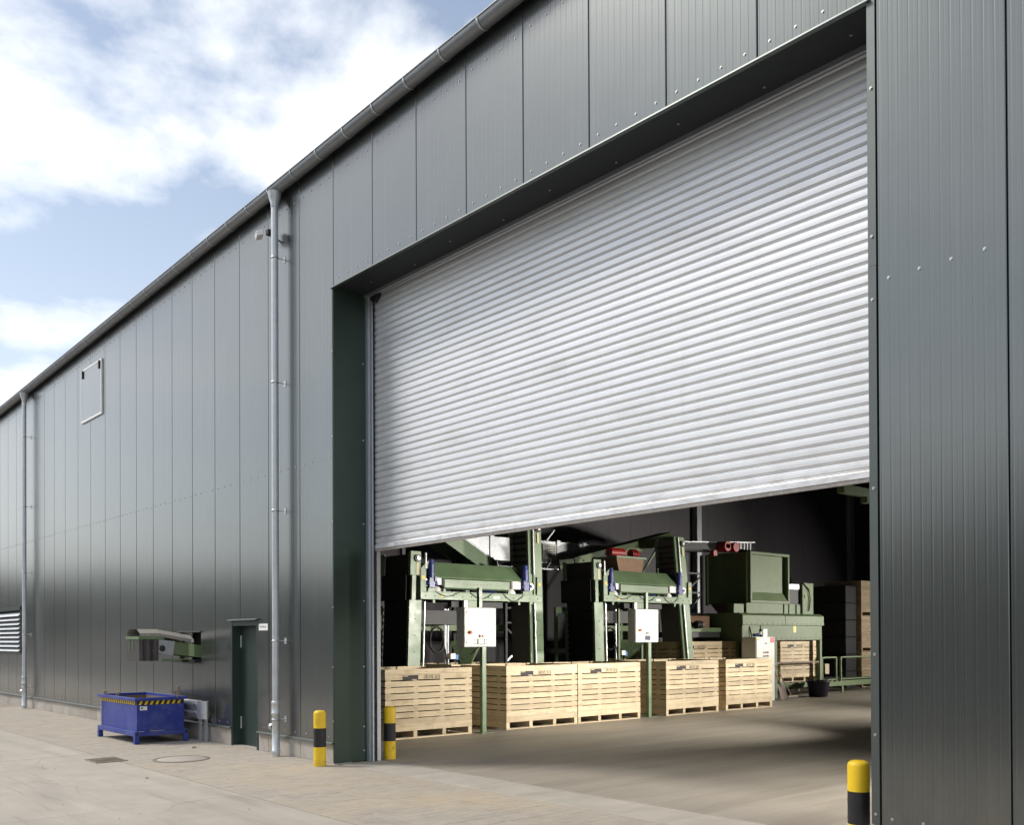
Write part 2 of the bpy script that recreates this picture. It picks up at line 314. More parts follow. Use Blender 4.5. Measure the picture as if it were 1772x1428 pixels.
seamsL = [0.0, -.97, -1.96, -2.965, -3.92, -4.864, -5.785, -6.724, -7.612, -8.533, -9.45, -10.394, -11.281, -12.224, -13.09, -13.907]
while seamsL[-1] > -25: seamsL.append(seamsL[-1]-.86)
holes = [(-3.31, -2.35, 0, 2.075), (-5.45, -4.51, 1.355, 1.885), (-18.6, -16.03, 1.44, 2.62)]
panels = []
for xb, xa in zip(seamsL, seamsL[1:]):
    cuts = [h for h in holes if h[0] < xb-.001 and h[1] > xa+.001]
    rects = []
    xs = sorted({xa, xb} | {max(xa, h[0]) for h in cuts} | {min(xb, h[1]) for h in cuts})
    for a, b in zip(xs, xs[1:]):
        mid = (a+b)/2; c = [h for h in cuts if h[0] < mid < h[1]]
        if not c: rects.append((a, b, ZP, None))
        else:
            if c[0][2] > ZP: rects.append((a, b, ZP, c[0][2]))
            rects.append((a, b, c[0][3], None))
    mb = MB(); panel_rects(mb, xa, xb, rects)
    panels.append(mb.build('wall_panel', CLAD, hall))
for i in range(8):
    mb = MB(); panel_rects(mb, i, i+1, [(i, i+1, H, None)]); mb.build('lintel_panel', CLAD, hall)
for xa, xb in ((8.07, 9.03), (9.03, 10.0), (10.0, 11.0), (11.0, 12.0), (12.0, 13.0), (13.0, 14.0)):
    mb = MB(); panel_rects(mb, xa, xb, [(xa, xb, ZP, None)]); mb.build('wall_panel', CLAD, hall)
# corner trim right of the opening, jamb linings, soffit, drip edge
mb = MB(); mb.box(8.0, 8.066, -.006, .5, ZP-.0, 4.62); mb.build('corner_trim', TRIM, hall)
mb = MB(); mb.box(8.0, 8.066, -.004, .5, 4.623, 8.6); mb.build('corner_trim', TRIM, hall)
mb = MB(); mb.box(8.004, 8.4, .0, .5, 0, ZP-.004); mb.build('jamb_foot', PLIN, hall)
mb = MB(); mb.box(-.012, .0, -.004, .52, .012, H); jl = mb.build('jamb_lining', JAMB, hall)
mb = MB(); mb.box(-.03, -.013, -.007, .1, .02, H); mb.build('corner_trim', JAMB, hall)
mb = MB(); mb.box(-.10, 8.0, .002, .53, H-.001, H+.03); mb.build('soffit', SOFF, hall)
mb = MB(); mb.prism([(-.030, H-.020), (.012, H-.026), (.012, H-.008), (-.026, H-.004)], 'x', -.045, 8.03); mb.build('drip_edge', TRIM, hall)
mb = MB(); mb.box(-.0, 8.0, .505, .535, H-.05, H-.002); mb.build('soffit_edge_strip', ALUD, hall)
# screws
def screws(pts, name, parent, nrm='y', r=.013):
    mb = MB()
    for x, y, z in pts:
        d = {'y': (0, -1, 0), 'x': (1, 0, 0), 'z': (0, 0, -1)}[nrm]
        a = Vector((x, y, z)); b = a+Vector(d)*.008
        mb.cyl(a, a+Vector(d)*.003, r, 8); mb.cyl(a+Vector(d)*.0031, b, r*.62, 6)
    o = mb.build(name, STEEL, parent); o['kind'] = 'stuff'; return o
pts = []
for xb, xa in zip(seamsL, seamsL[1:]):
    w = xb-xa
    for k in range(4): pts.append((xa+w*(k+.5)/4, .0, 4.32))
    for k in range(4): pts.append((xa+w*(k+.5)/4, .0, ztop(xa+w*(k+.5)/4)-.36))
    for k in range(3): pts.append((xa+w*(k+.5)/3, .0, ZP+.06))
pts = [p for p in pts if not any(h[0]-.02 < p[0] < h[1]+.02 and h[2]-.05 < p[2] < h[3]+.05 for h in holes)]
pts = [p for p in pts if not (-3.35 < p[0] < -2.3 and p[2] < 2.1)]
for i in range(8):
    for k in range(4): pts += [(i+(k+.5)/4, 0, H+.10), (i+(k+.5)/4, 0, ztop(i)-.36)]
for x in (8.165, 8.405, 8.641, 8.877, 9.165, 9.405, 9.641, 9.877, 10.2, 10.5, 10.8): pts += [(x, 0, 4.495), (x, 0, ZP+.055)]
for z in (.39, 1.0, 1.62, 2.9, 4.36, 4.85, 6.0, 7.1): pts.append((8.034, -.006, z))
for z in (.6, 1.36, 2.2, 3.4, 4.6, 5.8): pts.append((-.02, -.008, z))
screws(pts, 'panel_screws', hall)
screws([(.0, .48, z) for z in (.16, .5, 1.36, 2.3, 3.4, 4.6, 5.7)], 'jamb_screws', hall, 'x')
screws([(x*.9+.5, .30+.1*(x % 2), H-.002) for x in range(9)], 'soffit_screws', hall, 'z')

# plinth: concrete blocks with a drip flashing above
px = [-.012, -1.25, -2.34]
blocks = [(-1.0, -.013), (-2.0, -1.006), (-2.345, -2.006), (-3.72, -3.315), (-4.2, -3.726)]
x = -4.206
while x > -24.5:
    blocks.append((x-1.95, x)); x -= 1.956
for a, b in blocks+[(8.41, 10.2), (10.206, 12.1), (12.106, 14)]:
    MB().box(a, b, .012, .3, -.25, ZP-.034).build('plinth_block', PLIN, hall, .006)
for a, b in ((-2.345, -.032), (-25, -3.315), (8.07, 14)):
    MB().prism([(-.038, ZP-.034), (.03, ZP-.034), (.03, ZP-.006), (-.004, ZP-.004), (-.034, ZP-.022)], 'x', a, b).build('base_flashing', TRIM, hall)

# gutter with brackets, roof
prof = []
for k in range(13):
    t = math.pi+math.pi*k/12; prof.append((-.125+.095*math.cos(t), .095+.095*math.sin(t)))
inner = [(y*1.0+(0 if abs(y+.125) < 1e-6 else 0), z) for y, z in prof]
mbg = MB()
for (y0, z0), (y1, z1) in zip(prof, prof[1:]):
    pass
xs = [-25, 14]
n = len(prof)
def gz(x): return zg(x)
vs = [(x, y, gz(x)+z) for x in xs for y, z in prof]+[(x, -.125+(y+.125)*.95, gz(x)+.005+z*.95) for x in xs for y, z in prof]
fs = [(i, i+1, n+i+1, n+i) for i in range(n-1)]+[(2*n+i+1, 2*n+i, 3*n+i, 3*n+i+1) for i in range(n-1)]
mbg.add(vs, fs, True)
gutter = mbg.build('gutter', GUTT, hall)
mb = MB(); mb.cyl((-25, -.222, gz(-25)+.098), (14, -.222, gz(14)+.098), .011, 8); mb.build('gutter_bead', GUTT, gutter)
bpro = MB()
q = [(-.125+.104*math.cos(math.pi+math.pi*k/12), .095+.104*math.sin(math.pi+math.pi*k/12)) for k in range(13)]
bv = [(dx, y, z) for dx in (-.014, .014) for y, z in q]
bpro.add(bv, [(i, i+1, 13+i+1, 13+i) for i in range(12)], True)
bme = bpro.mesh('gutter_bracket')
x = -24.6
while x < 9:
    link('gutter_bracket', bme, ZINC, gutter, (x, 0, gz(x))); x += .72
mb = MB()
for xa, xb in ((-25, 14),):
    vs = [(x, y, zg(x)+z) for x in (xa, xb) for y, z in ((-.16, .150), (15.5, 2.95), (15.5, 3.10), (-.16, .175))]
    mb.add(vs, [(0, 1, 5, 4), (1, 2, 6, 5), (2, 3, 7, 6), (3, 0, 4, 7), (0, 3, 2, 1), (4, 5, 6, 7)])
mb.build('roof_slope', ROOFM, hall)
mb = MB()
vs = [(x, y, zg(x)+z) for x in (-25, 14) for y, z in ((15.5, 2.95), (34.2, -.1), (34.2, .05), (15.5, 3.10))]
mb.add(vs, [(0, 1, 5, 4), (1, 2, 6, 5), (2, 3, 7, 6), (3, 0, 4, 7), (0, 3, 2, 1), (4, 5, 6, 7)]); mb.build('roof_slope', ROOFM, hall)
mb = MB(); mb.box(-25, 14, 34, 34.1, 0, 8.4); mb.build('rear_wall', INTW, hall)
for xw in (-25, 14):
    mb = MB(); a, b = xw-.05, xw+.05
    pf = [(.1, -.2), (34, -.2), (34, zg(xw)-.15), (15.5, zg(xw)+2.9), (.1, zg(xw)+.12)]
    mb.prism(pf, 'x', a, b); mb.build('gable_wall', INTW, hall)
# inner partition with upright seams, columns
k = 0
y = .2
while y < 33.9:
    MB().box(-9.06, -9.0, y+.006, min(y+1.0, 33.95), 0, 8.0+min(y*.18, 2.6)).build('liner_panel', INTW, hall); y += 1.0
for yc in (9.4, 19.45, 29.5):
    mb = MB(); mb.box(-8.99, -8.97, yc-.12, yc+.12, 0, 8.0); mb.box(-8.97, -8.79, yc-.008, yc+.008, 0, 8.0); mb.box(-8.79, -8.77, yc-.12, yc+.12, 0, 8.0)
    mb.build('steel_column', GALV, hall)

# downpipes
def downpipe(xc, zt, brks):
    yc = -.155; r = .052
    top = zg(xc)
    p = MB(); p.cyl((xc, yc, .80), (xc, yc, zt), r, 20)
    dp = p.build('downpipe', ZINC, hall)
    MB().lathe([(r+.001, -.03), (r+.006, -.02), (r+.006, .03), (.085, .11), (.105, .205)], (xc, yc, zt), 20).build('outlet_funnel', ZINC, dp)
    MB().lathe([(.055, .83), (.066, .815), (.067, .79), (.0635, .785), (.0635, .66), (.067, .655), (.066, .63), (.059, .625), (.059, .10), (.066, .095), (.066, .05), (.062, .045), (.062, .0)], (xc, yc, 0), 20).build('standpipe', ZINC, dp)
    mb = MB(); mb.cyl((xc-.05, yc-.03, .44), (xc-.085, yc-.055, .44), .052, 6, smooth=False); mb.cyl((xc-.086, yc-.0555, .44), (xc-.094, yc-.061, .44), .034, 12); mb.build('cleaning_cap', GALV, dp)
    for z in brks:
        rr = r if z > .85 else .06
        mb = MB(); mb.lathe([(rr+.001, -.014), (rr+.005, -.014), (rr+.005, .014), (rr+.001, .014)], (xc, yc, z), 18)
        mb.cyl((xc+.02, yc+.05, z), (xc+.02, .0, z), .007, 6); mb.box(xc-.012, xc+.052, -.006, -.001, z-.045, z+.045)
        mb.build('pipe_clamp', GALV, dp)
    return dp
downpipe(-1.44, zg(-1.44)-.19, (7.50, 5.62, 3.69, 1.73, .55))
downpipe(-15.13, zg(-15.13)-.19, (7.0, 5.2, 3.5, 1.9, .55))

# roller door
yd = .6; rd = MB().box(.02, 7.98, yd+.03, yd+.034, 6.62, 6.9).build('roller_door', DARK, hall, label='bright aluminium slatted roller door lowered to about half height')
pit = .0925
sp_ = [(.036, -.002), (.028, -.002), (.028, .0028), (.020, .0036), (.013, .0070), (0, .0265), (-.0010, .055), (0, .0835), (.003, .0872), (.010, .0893), (.036, .0893)]
sm = MB().prism(sp_, 'x', -3.88, 3.88).mesh('slat')
TILT = R(-.42)
def door_pt(x, z): return z+(x-4.0)*math.tan(-TILT)
slats = []
zb = 3.135
k = 0
while zb+k*pit < 6.78:
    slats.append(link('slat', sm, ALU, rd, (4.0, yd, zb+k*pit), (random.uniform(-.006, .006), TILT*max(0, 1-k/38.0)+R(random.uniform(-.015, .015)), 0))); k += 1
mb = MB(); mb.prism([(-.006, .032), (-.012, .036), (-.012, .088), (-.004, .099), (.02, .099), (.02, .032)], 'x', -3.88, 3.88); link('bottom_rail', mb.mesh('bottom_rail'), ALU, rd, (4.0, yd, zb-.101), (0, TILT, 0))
mb = MB(); mb.prism([(-.008, 0), (-.010, .030), (.018, .030), (.012, 0)], 'x', -3.88, 3.88); link('bottom_seal', mb.mesh('bottom_seal'), RUB, rd, (4.0, yd, zb-.104), (0, TILT, 0))
# small maker plate on the rail
lab = MB().box(-.075, .075, -.0015, .0, -.026, .026).mesh('maker_plate'); lp = link('maker_plate', lab, WHITE, rd, (.53, yd-.0125, door_pt(.53, zb-.038)))
link('red_print', MB().box(-.05, .045, -.0008, 0, -.018, -.006).mesh('red_print'), RED, lp, (.53, yd-.0142, door_pt(.53, zb-.038)))
def strokes(n, w, h, seed):
    mb = MB(); r_ = random.Random(seed); st = w/n
    for i in range(n):
        x = -w/2+i*st; k_ = r_.choice((0, 1, 2))
        mb.box(x, x+st*.22, -.0008, 0, -h/2, h/2*(1.5 if k_ == 2 else 1))
        if k_: mb.box(x+st*.23, x+st*.72, -.0008, 0, h*.18, h*.5)
        else: mb.box(x+st*.23, x+st*.62, -.0008, 0, -h*.5, -h*.2)
        if k_ == 1: mb.box(x+st*.55, x+st*.72, -.0008, 0, -h/2, h*.17)
    return mb.mesh('lettering')
link('lettering', strokes(5, .10, .022, 1), INK, lp, (.53, yd-.0142, door_pt(.53, zb-.033)))
for sx, x0 in ((1, .0), (-1, 8.0)):
    mb = MB(); f = lambda a, b: (min(x0+sx*a, x0+sx*b), max(x0+sx*a, x0+sx*b))
    a, b = f(.004, .062); mb.box(a, b, .52, .555, 0.005, 6.72); g = mb.build('guide_rail', ALUD, rd)
    mb = MB(); a, b = f(.062, .14); mb.box(a, b, .545, .56, .005, 6.72); a, b = f(.10, .145); mb.box(a, b, .535, .545, .005, 6.72); mb.build('guide_lip', ALUD, g)
    mb = MB(); a, b = f(.085, .125); mb.box(a, b, .562, .590, .005, 6.7); mb.build('brush_seal', BLK, g)
    mb = MB(); a, b = f(.004, .10); mb.box(a, b, .64, .70, .005, 6.9); mb.build('guide_back', ALUD, g)
mb = MB(); mb.prism([(.12, 6.69), (.12, 6.60), (.2, 6.55), (.28, 6.60), (.3, 6.69)], 'y', .53, .59); mb.build('guide_funnel', BLK, rd)
mb = MB(); mb.cyl((.02, 1.0, 7.15), (7.98, 1.0, 7.15), .33, 24); mb.build('curtain_roll', ALU, rd)

# wall behind the cladding right/left of opening, inner reveal sides
MB().box(-.09, -.0125, .52, .74, 0, 6.9).build('inner_jamb', DARK, hall)

# pedestrian door
pdx0, pdx1, pdz = -3.31, -2.35, 2.075
ped = MB().box(pdx0+.05, pdx1-.04, .16, .20, .012, pdz-.10).build('door', DARKG, hall, .002, label='dark green single leaf side door set back in the wall')
mb = MB(); mb.box(pdx0-.002, pdx0+.048, -.002, .24, 0, pdz); mb.box(pdx1-.038, pdx1+.002, -.002, .24, 0, pdz); mb.box(pdx0+.05, pdx1-.04, .002, .24, pdz-.098, pdz-.02); mb.build('door_frame', DARKG, ped)
MB().prism([(-.06, pdz-.012), (.02, pdz-.012), (.02, pdz+.018), (-.055, pdz+.006)], 'x', pdx0-.03, pdx1+.05).build('door_drip_flashing', TRIM, ped)
for z in (.28, 1.62): MB().cyl((pdx0+.066, .148, z), (pdx0+.066, .148, z+.20), .014, 8).build('hinge', GALV, ped)
mb = MB(); mb.cyl((pdx1-.12, .16, 1.0), (pdx1-.12, .09, 1.0), .022, 12); mb.cyl((pdx1-.12, .10, 1.0), (pdx1-.12, .06, 1.0), .034, 12); mb.build('door_handle', BLKP, ped)
MB().box(pdx0+.05, pdx1-.04, .0, .24, -.03, .008).build('door_step', PLIN, ped)

# hatch high on the wall
hx0, hx1, hz0, hz1 = -10.96, -9.59, 6.63, 7.83
hat = MB().box(hx0+.03, hx1-.03, -.028, -.004, hz0+.05, hz1-.05).build('hatch', CLAD, hall, label='white framed square hatch flap high on the wall')
for q in ((hx0, hx1, hz1-.045, hz1), (hx0, hx1, hz0, hz0+.05), (hx0, hx0+.04, hz0+.052, hz1-.047), (hx1-.04, hx1, hz0+.052, hz1-.047)):
    MB().box(q[0], q[1], -.032, -.002, q[2], q[3]).build('hatch_frame', WHITE, hat)
for xx in (hx0+.13, hx1-.13): MB().box(xx-.03, xx+.03, -.052, -.030, hz1-.20, hz1-.03).build('hinge', DARK, hat)

# louvre
lv = MB().box(-18.6, -16.03, .085, .10, 1.44, 2.62).build('louvre', DARK, hall, label='galvanised louvre vent at the left edge of the wall')
mb = MB(); mb.box(-18.68, -15.98, -.05, .02, 2.56, 2.66); mb.box(-18.68, -15.98, -.03, .02, 1.39, 1.45); mb.box(-16.06, -15.98, -.03, .02, 1.452, 2.558); mb.build('louvre_frame', JAMB, lv)
lm = MB().prism([(-.07, -.07), (-.062, -.078), (.06, .04), (.052, .048)], 'x', -1.27, 1.25).mesh('blade')
for i in range(9): link('blade', lm, GALV, lv, (-17.32, .0, 1.50+.118*i+.03))

# ================================================================== GROUND
yard = struct(MB().box(-400, 400, -400, 400, -.3, -.05).build('ground', BASE))
slab_root = struct(MB().box(-60, 60, -6.72, -2.12, -.05, -.02).build('yard', BASE))
ix = [-14.0+5.2*i for i in range(6)]; iy = [-2.12]
for a in ix:
    for y1 in iy: MB().box(a+.004, a+5.196, y1-4.596, y1-.003, -.02, 0+random.uniform(-.001, .001)).build('concrete_slab', CONC, slab_root, .004)
MB().box(-60, -14.004, -6.716, -2.125, -.02, -.001).build('outer_slab', CONC, slab_root)
MB().box(17.204, 60, -6.716, -2.125, -.02, -.001).build('outer_slab', CONC, slab_root)
struct(MB().box(-150, 120, -200, -6.73, -.05, -.004).build('unseen_road', ASPH))  # unseen asphalt, added so the lower cladding reflects something dark
thr = struct(MB().box(.004, 8.0, .10, .744, -.05, .0005).build('threshold', STRIP, None, .004))
fl = struct(MB().box(-25, 14, .770, 34, -.06, .0).build('floor', FLOOR, None, .003))
MB().box(-.0, 8.0, .745, .769, -.06, -.022).build('joint_filler', BLK, fl)
# interlocking pavers
pav = struct(MB().box(-120, 14, -2.118, .13, -.06, -.028).build('paving', BASE))
PL, PW = .225, .1375
def zig(t): return [(-PW/2, 0), (-PW/2+.0, 0)]
def paver_outline(g=.0012):
    a = PW/2-g; b = .018; L = PL/2-g
    return [(-a-b*0, -L), (a, -L), (a+b, -L+.05), (a+b, L-.05-.0), (a, L), (-a, L), (-a+b, L-.05), (-a+b, -L+.05)]
def paver_mesh():
    o = paver_outline(); mb = MB(); n = len(o)
    vs = [(x, y, -.045) for x, y in o]+[(x, y, -.002) for x, y in o]+[(x*.975, y*.985, 0) for x, y in o]
    fs = [(i, (i+1) % n, n+(i+1) % n, n+i) for i in range(n)]+[(n+i, n+(i+1) % n, 2*n+(i+1) % n, 2*n+i) for i in range(n)]+[tuple(range(2*n, 3*n))]
    mb.add(vs, fs); return mb
pm = paver_mesh().mesh('paver')
rest = MB(); np_ = 0
cells = []; halves = []; fills = []
ycount = int(2.2/PL)
x = 5.94
col = 0
while x > -16:
    for j in range(ycount+1):
        yy = -2.10+PL*(j+.5)
        if yy+PL/2 > (.09 if x > 0.05 else -.0): continue
        cells.append((x, yy))
    last = max(yy for xx, yy in cells if xx == x)+PL/2; lim = .09 if x > .05 else -.002
    if lim-last > .02: fills.append((x, last, lim))
    x -= PW; col += 1
proto = paver_mesh()
for i, (x, yy) in enumerate(cells):
    dz = random.uniform(-.0018, .0012)
    if x > .6 and np_ < 300 and x < 5.95 and not (x < 2.2 and yy > -1.0 and False):
        if np_ < 300 and x > 1.1:
            link('paver', pm, PAVE, pav, (x, yy, dz)); np_ += 1; continue
    rest.add([(vx+x, vy+yy, vz+dz) for vx, vy, vz in proto.v], proto.f)
for x, yy in halves: rest.add([(vx+x, vy*.5+yy, vz) for vx, vy, vz in proto.v], proto.f)
for x, ya, yb in fills: rest.add([(vx+x, vy/PL*(yb-ya)+(ya+yb)/2, vz) for vx, vy, vz in proto.v], proto.f)
ro = rest.build('small_pavers', PAVE, pav); ro['kind'] = 'stuff'
mb = MB(); mb.box(-16, 6.02, -2.118, -2.103, -.03, -.004); mb.build('edge_mortar', BASE, pav)
struct(MB().box(6.012, 14, -2.116, .098, -.05, .0).build('apron_slab', STRIP, None, .004))

ck = MB(); rc_ = random.Random(21)
for (x, y, ang, n) in ((-3.4, -2.9, -.25, 16), (1.6, -2.6, -.9, 12), (-1.2, -3.6, .4, 14), (3.6, 1.6, 1.2, 14)):
    pts = [(x, y)]
    for k in range(n): ang += rc_.uniform(-.45, .45); x += .11*math.cos(ang); y += .11*math.sin(ang); pts.append((x, y))
    for k, ((xa, ya), (xb, yb)) in enumerate(zip(pts, pts[1:])):
        d = Vector((xb-xa, yb-ya, 0)).normalized(); p_ = Vector((-d.y, d.x, 0))*.0022*(1-k/n*.7)
        a, b = Vector((xa, ya, .0022)), Vector((xb, yb, .0022))
        if -2.12 < min(ya, yb) < .8: continue
        ck.add([a-p_, b-p_, b+p_, a+p_], [(0, 1, 2, 3)])
co = ck.build('hairline_cracks', IRON, slab_root); co['kind'] = 'stuff'

# manhole and drain grate
mh = MB(); mh.lathe([(.0, .006), (.34, .006), (.345, .002)], (-2.05, -1.36, 0), 40); mo = mh.build('manhole_cover', STRIP); tag(mo, 'round concrete filled manhole cover in the paving near the blue container', 'manhole')
mb = MB(); mb.lathe([(.345, .004), (.35, .010), (.40, .010), (.405, .002)], (-2.05, -1.36, 0), 40); mb.build('ring', IRON, mo)
dg = thing('drain_grate', 'sunken square drain grate at the edge of the concrete yard', 'drain', (-2.68, -2.22, 0))
MB().box(-2.93, -2.43, -2.42, -2.02, .001, .004).build('pit', IRON, dg)
mb = MB(); mb.box(-2.93, -2.43, -2.44, -2.42, .001, .012); mb.box(-2.93, -2.43, -2.02, -2.0, .001, .012); mb.box(-2.95, -2.93, -2.44, -2.0, .001, .012); mb.box(-2.43, -2.41, -2.44, -2.0, .001, .012); mb.build('frame', IRON, dg)
gm = MB().box(-.008, .008, -.198, .198, .004, .010).mesh('grate_bar')
for i in range(12): link('grate_bar', gm, IRON, dg, (-2.91+.042*i, -2.22, 0))

# ================================================================== YARD THINGS
def bollard(x, y, label):
    r = .086; Hh = .77
    b = thing('bollard', label, 'bollard', (x, y, 0), 'yellow and black bollards at the door opening')
    z1, z2 = .265, .525
    MB().lathe([(r, 0), (r, z1)], (x, y, 0), 28).build('lower_yellow_band', YEL, b)
    MB().lathe([(r-.0005, z1), (r-.0005, z2)], (x, y, 0), 28).build('black_band', BLKP, b)
    MB().lathe([(r, z2), (r, Hh-.045), (r*.97, Hh-.030), (r*.86, Hh-.014), (r*.6, Hh-.003), (.0005, Hh)], (x, y, 0), 28).build('upper_yellow_band', YEL, b)
bollard(-.01, -.23, 'yellow and black bollard outside in front of the left door jamb')
bollard(0.0, .92, 'yellow and black bollard just inside the opening before the first crate')
bollard(7.80, .16, 'large looking yellow and black bollard at the bottom right corner')

# blue container
bx0, bx1, by0, by1 = -6.38, -4.50, -1.15, -.24
bc = thing('tipping_container', 'blue steel tipping container with black and yellow stripes under the conveyor', 'container', (-5.45, -.7, 0))
def tray(mb, x0, x1, y0, y1, z0, z1, t=.012):
    mb.box(x0, x1, y0, y0+t, z0, z1); mb.box(x0, x1, y1-t, y1, z0, z1); mb.box(x0, x0+t, y0+t+.0005, y1-t-.0005, z0, z1); mb.box(x1-t, x1, y0+t+.0005, y1-t-.0005, z0, z1)
    mb.box(x0+t+.0005, x1-t-.0005, y0+t+.0005, y1-t-.0005, z0+.01, z0+.02)
mb = MB(); tray(mb, bx0+.06, bx1-.05, by0+.05, by1-.05, .21, .735); body = mb.build('body', BLUEB, bc)
mb = MB(); mb.box(bx0+.075, bx1-.065, by0+.065, by1-.065, .235, .26); tray(mb, bx0+.075, bx1-.065, by0+.065, by1-.065, .27, .73, .003); mb.build('rusty_lining', RUSTY, bc)
mb = MB(); mb.box(bx0, bx1, by0, by0+.05, .725, .775); mb.box(bx0, bx1, by1-.05, by1, .725, .775); mb.box(bx0, bx0+.06, by0+.051, by1-.051, .725, .775); mb.box(bx1-.05, bx1, by0+.051, by1-.051, .725, .775); mb.build('rim', BLUEB, bc, .004)
mb = MB(); mb.box(bx0, bx1, by0, by0+.07, .13, .21); mb.box(bx0, bx1, by1-.07, by1, .13, .21); mb.box(bx0, bx0+.07, by0+.071, by1-.071, .13, .205); mb.box(bx1-.07, bx1, by0+.071, by1-.071, .13, .205); mb.build('base_frame', BLUEB, bc, .004)
for x in (bx0, bx1-.075):
    for y in (by0-.004, by1-.071): MB().box(x, x+.079, y, y+.079, 0, .13).build('foot', BLUEB, bc, .004)
for x, y in ((bx1-.03, by0-.003), ): MB().cyl((bx1+.0005, by0+.035, .17), (bx1+.006, by0+.035, .17), .022, 10).build('socket', BLKP, bc); MB().cyl((bx1+.0005, by1-.035, .17), (bx1+.006, by1-.035, .17), .022, 10).build('socket', BLKP, bc)
# hazard stripes
MB().box(bx1-.0495, bx1-.0455, by0+.06, by1-.06, .655, .72).build('stripe_band', BLKP, bc)
MB().box(bx0+.08, bx1-.07, by0+.0455, by0+.0495, .655, .72).build('stripe_band', BLKP, bc)
sm1 = MB().prism([(0, .656), (.045, .656), (.075, .719), (.03, .719)], 'x', -.0025, 0).mesh('yellow_stripe')
for i in range(8): link('yellow_stripe', sm1, YLAB, bc, (bx1-.0430, by0+.075+.094*i, 0))
sm2 = MB().prism([(0, .656), (.045, .656), (.075, .719), (.03, .719)], 'y', -.0025, 0).mesh('yellow_stripe')
for i in range(18): link('yellow_stripe', sm2, YLAB, bc, (bx0+.09+.094*i, by0+.0453, 0))
MB().box(bx1-.0495, bx1-.0465, by0+.10, by0+.22, .565, .63).build('paper_label', WHITE, bc)
MB().box(bx1-.0464, bx1-.0455, by0+.12, by0+.15, .585, .615).build('label_mark', GREEN, bc)
mb = MB(); mb.lathe([(.0005, -.002), (.028, -.002)], (0, 0, 0), 16); link('sticker', mb.mesh('sticker'), WHITE, bc, (bx0+.30, by0+.049, .575), (R(90), 0, 0))
for (x, y, h) in ((bx0+.35, by0+.02, .09), (bx0+.98, by0+.02, .09), (bx1-.35, by1-.03, .17), (bx1-.02, by1-.20, .11)):
    MB().tube([(x-.045, y, .75), (x-.045, y, .75+h), (x-.035, y, .75+h+.012), (x+.045, y, .75+h+.012), (x+.055, y, .75+h), (x+.055, y, .75)], .011, 6).build('lifting_loop', RUSTY, bc)
mb = MB()
for i in range(15):
    z = .66-i*.034; c = (bx0+.11, by0+.035, z)
    pts = [(c[0]+(.014*math.cos(t) if i % 2 else 0), c[1]-.006+(0 if i % 2 else .010*math.cos(t)), c[2]+.022*math.sin(t)) for t in [2*math.pi*k/8 for k in range(9)]]
    mb.tube(pts, .0045, 5)
mb.build('chain', GALV, bc)

# conveyor out of the wall
cv = thing('discharge_conveyor', 'covered green conveyor sticking out of the wall above the blue container', 'conveyor', (-5.0, -.6, 1.3))
cx0, cx1 = -5.28, -4.72
def cz(y): return 1.47-.17*y*.6
mb = MB()
for x in (cx0, cx1-.04):
    vs = [(xx, y, cz(y)+z) for xx in (x, x+.04) for y, z in ((.6, -.02), (-1.0, -.02), (-1.0, .20), (.6, .20))]
    mb.add(vs, [(0, 1, 2, 3), (7, 6, 5, 4), (0, 4, 5, 1), (1, 5, 6, 2), (2, 6, 7, 3), (3, 7, 4, 0)])
mb.build('side_beam', GREEND, cv)
vs = [(xx, y, cz(y)+z) for xx in (cx0+.045, cx1-.045) for y, z in ((.6, .12), (-1.05, .12), (-1.05, .15), (.6, .15))]
mb = MB(); mb.add(vs, [(0, 1, 2, 3), (7, 6, 5, 4), (0, 4, 5, 1), (1, 5, 6, 2), (2, 6, 7, 3), (3, 7, 4, 0)]); mb.build('belt', BELT, cv)
# folded cover: chamfered roof profile, sloped part and level hood
cp = [(cx0-.03, 0), (cx0-.03, .05), (cx0+.10, .12), (cx1-.10, .12), (cx1+.03, .05), (cx1+.03, 0)]
def cover(ya, za, yb, zb):
    mb = MB(); n = len(cp)
    vs = [(x, ya, za+z) for x, z in cp]+[(x, yb, zb+z) for x, z in cp]
    mb.add(vs, [(i, i+1, n+i+1, n+i) for i in range(n-1)])
    vi = [(x*.995-.005*5, ya, za+z-.006) for x, z in cp]+[(x*.995-.005*5, yb, zb+z-.006) for x, z in cp]
    mb.add(vi, [(i+1, i, n+i, n+i+1) for i in range(n-1)]); return mb
cover(-.05, cz(-.05)+.23, -.80, cz(-.80)+.265).build('cover_sheet', COVER, cv)
cover(-.80, cz(-.80)+.266, -1.22, cz(-.80)+.268).build('cover_hood', COVER, cv)
hz = cz(-.8)+.262
mb = MB(); mb.box(cx0-.03, cx1+.03, -1.24, -1.20, hz-.05, hz-.0); mb.box(cx1-.0, cx1+.035, -1.20, -.70, hz-.05, hz-.002); mb.box(cx0-.035, cx0, -1.20, -.75, hz-.05, hz-.002); mb.build('hood_frame', GREEN, cv)
mb = MB(); mb.box(cx0-.02, cx1+.02, -1.225, -1.218, hz-.43, hz-.05)
n = 9; vs = []
for i in range(n):
    y = -1.215+.40*i/(n-1); w = .012*math.sin(i*1.9)
    vs += [(cx1+.022+w, y, hz-.05), (cx1+.022+w*1.6+.02*math.sin(i*.7), y, hz-.42)]
mb.add(vs, [(2*i, 2*i+1, 2*i+3, 2*i+2) for i in range(n-1)]); mb.build('rubber_curtain', TARP, cv)
for xx in (cx0+.12, cx0+.30): MB().box(xx, xx+.022, -1.236, -1.227, hz-.26, hz-.05).build('curtain_strap', GREEN, cv)
mb = MB(); vs = [(cx1+.006, -.82, cz(-.82)-.03), (cx1+.006, -.50, cz(-.50)-.04), (cx1+.006, -.46, cz(-.46)+.21), (cx1+.006, -.82, cz(-.82)+.2)]
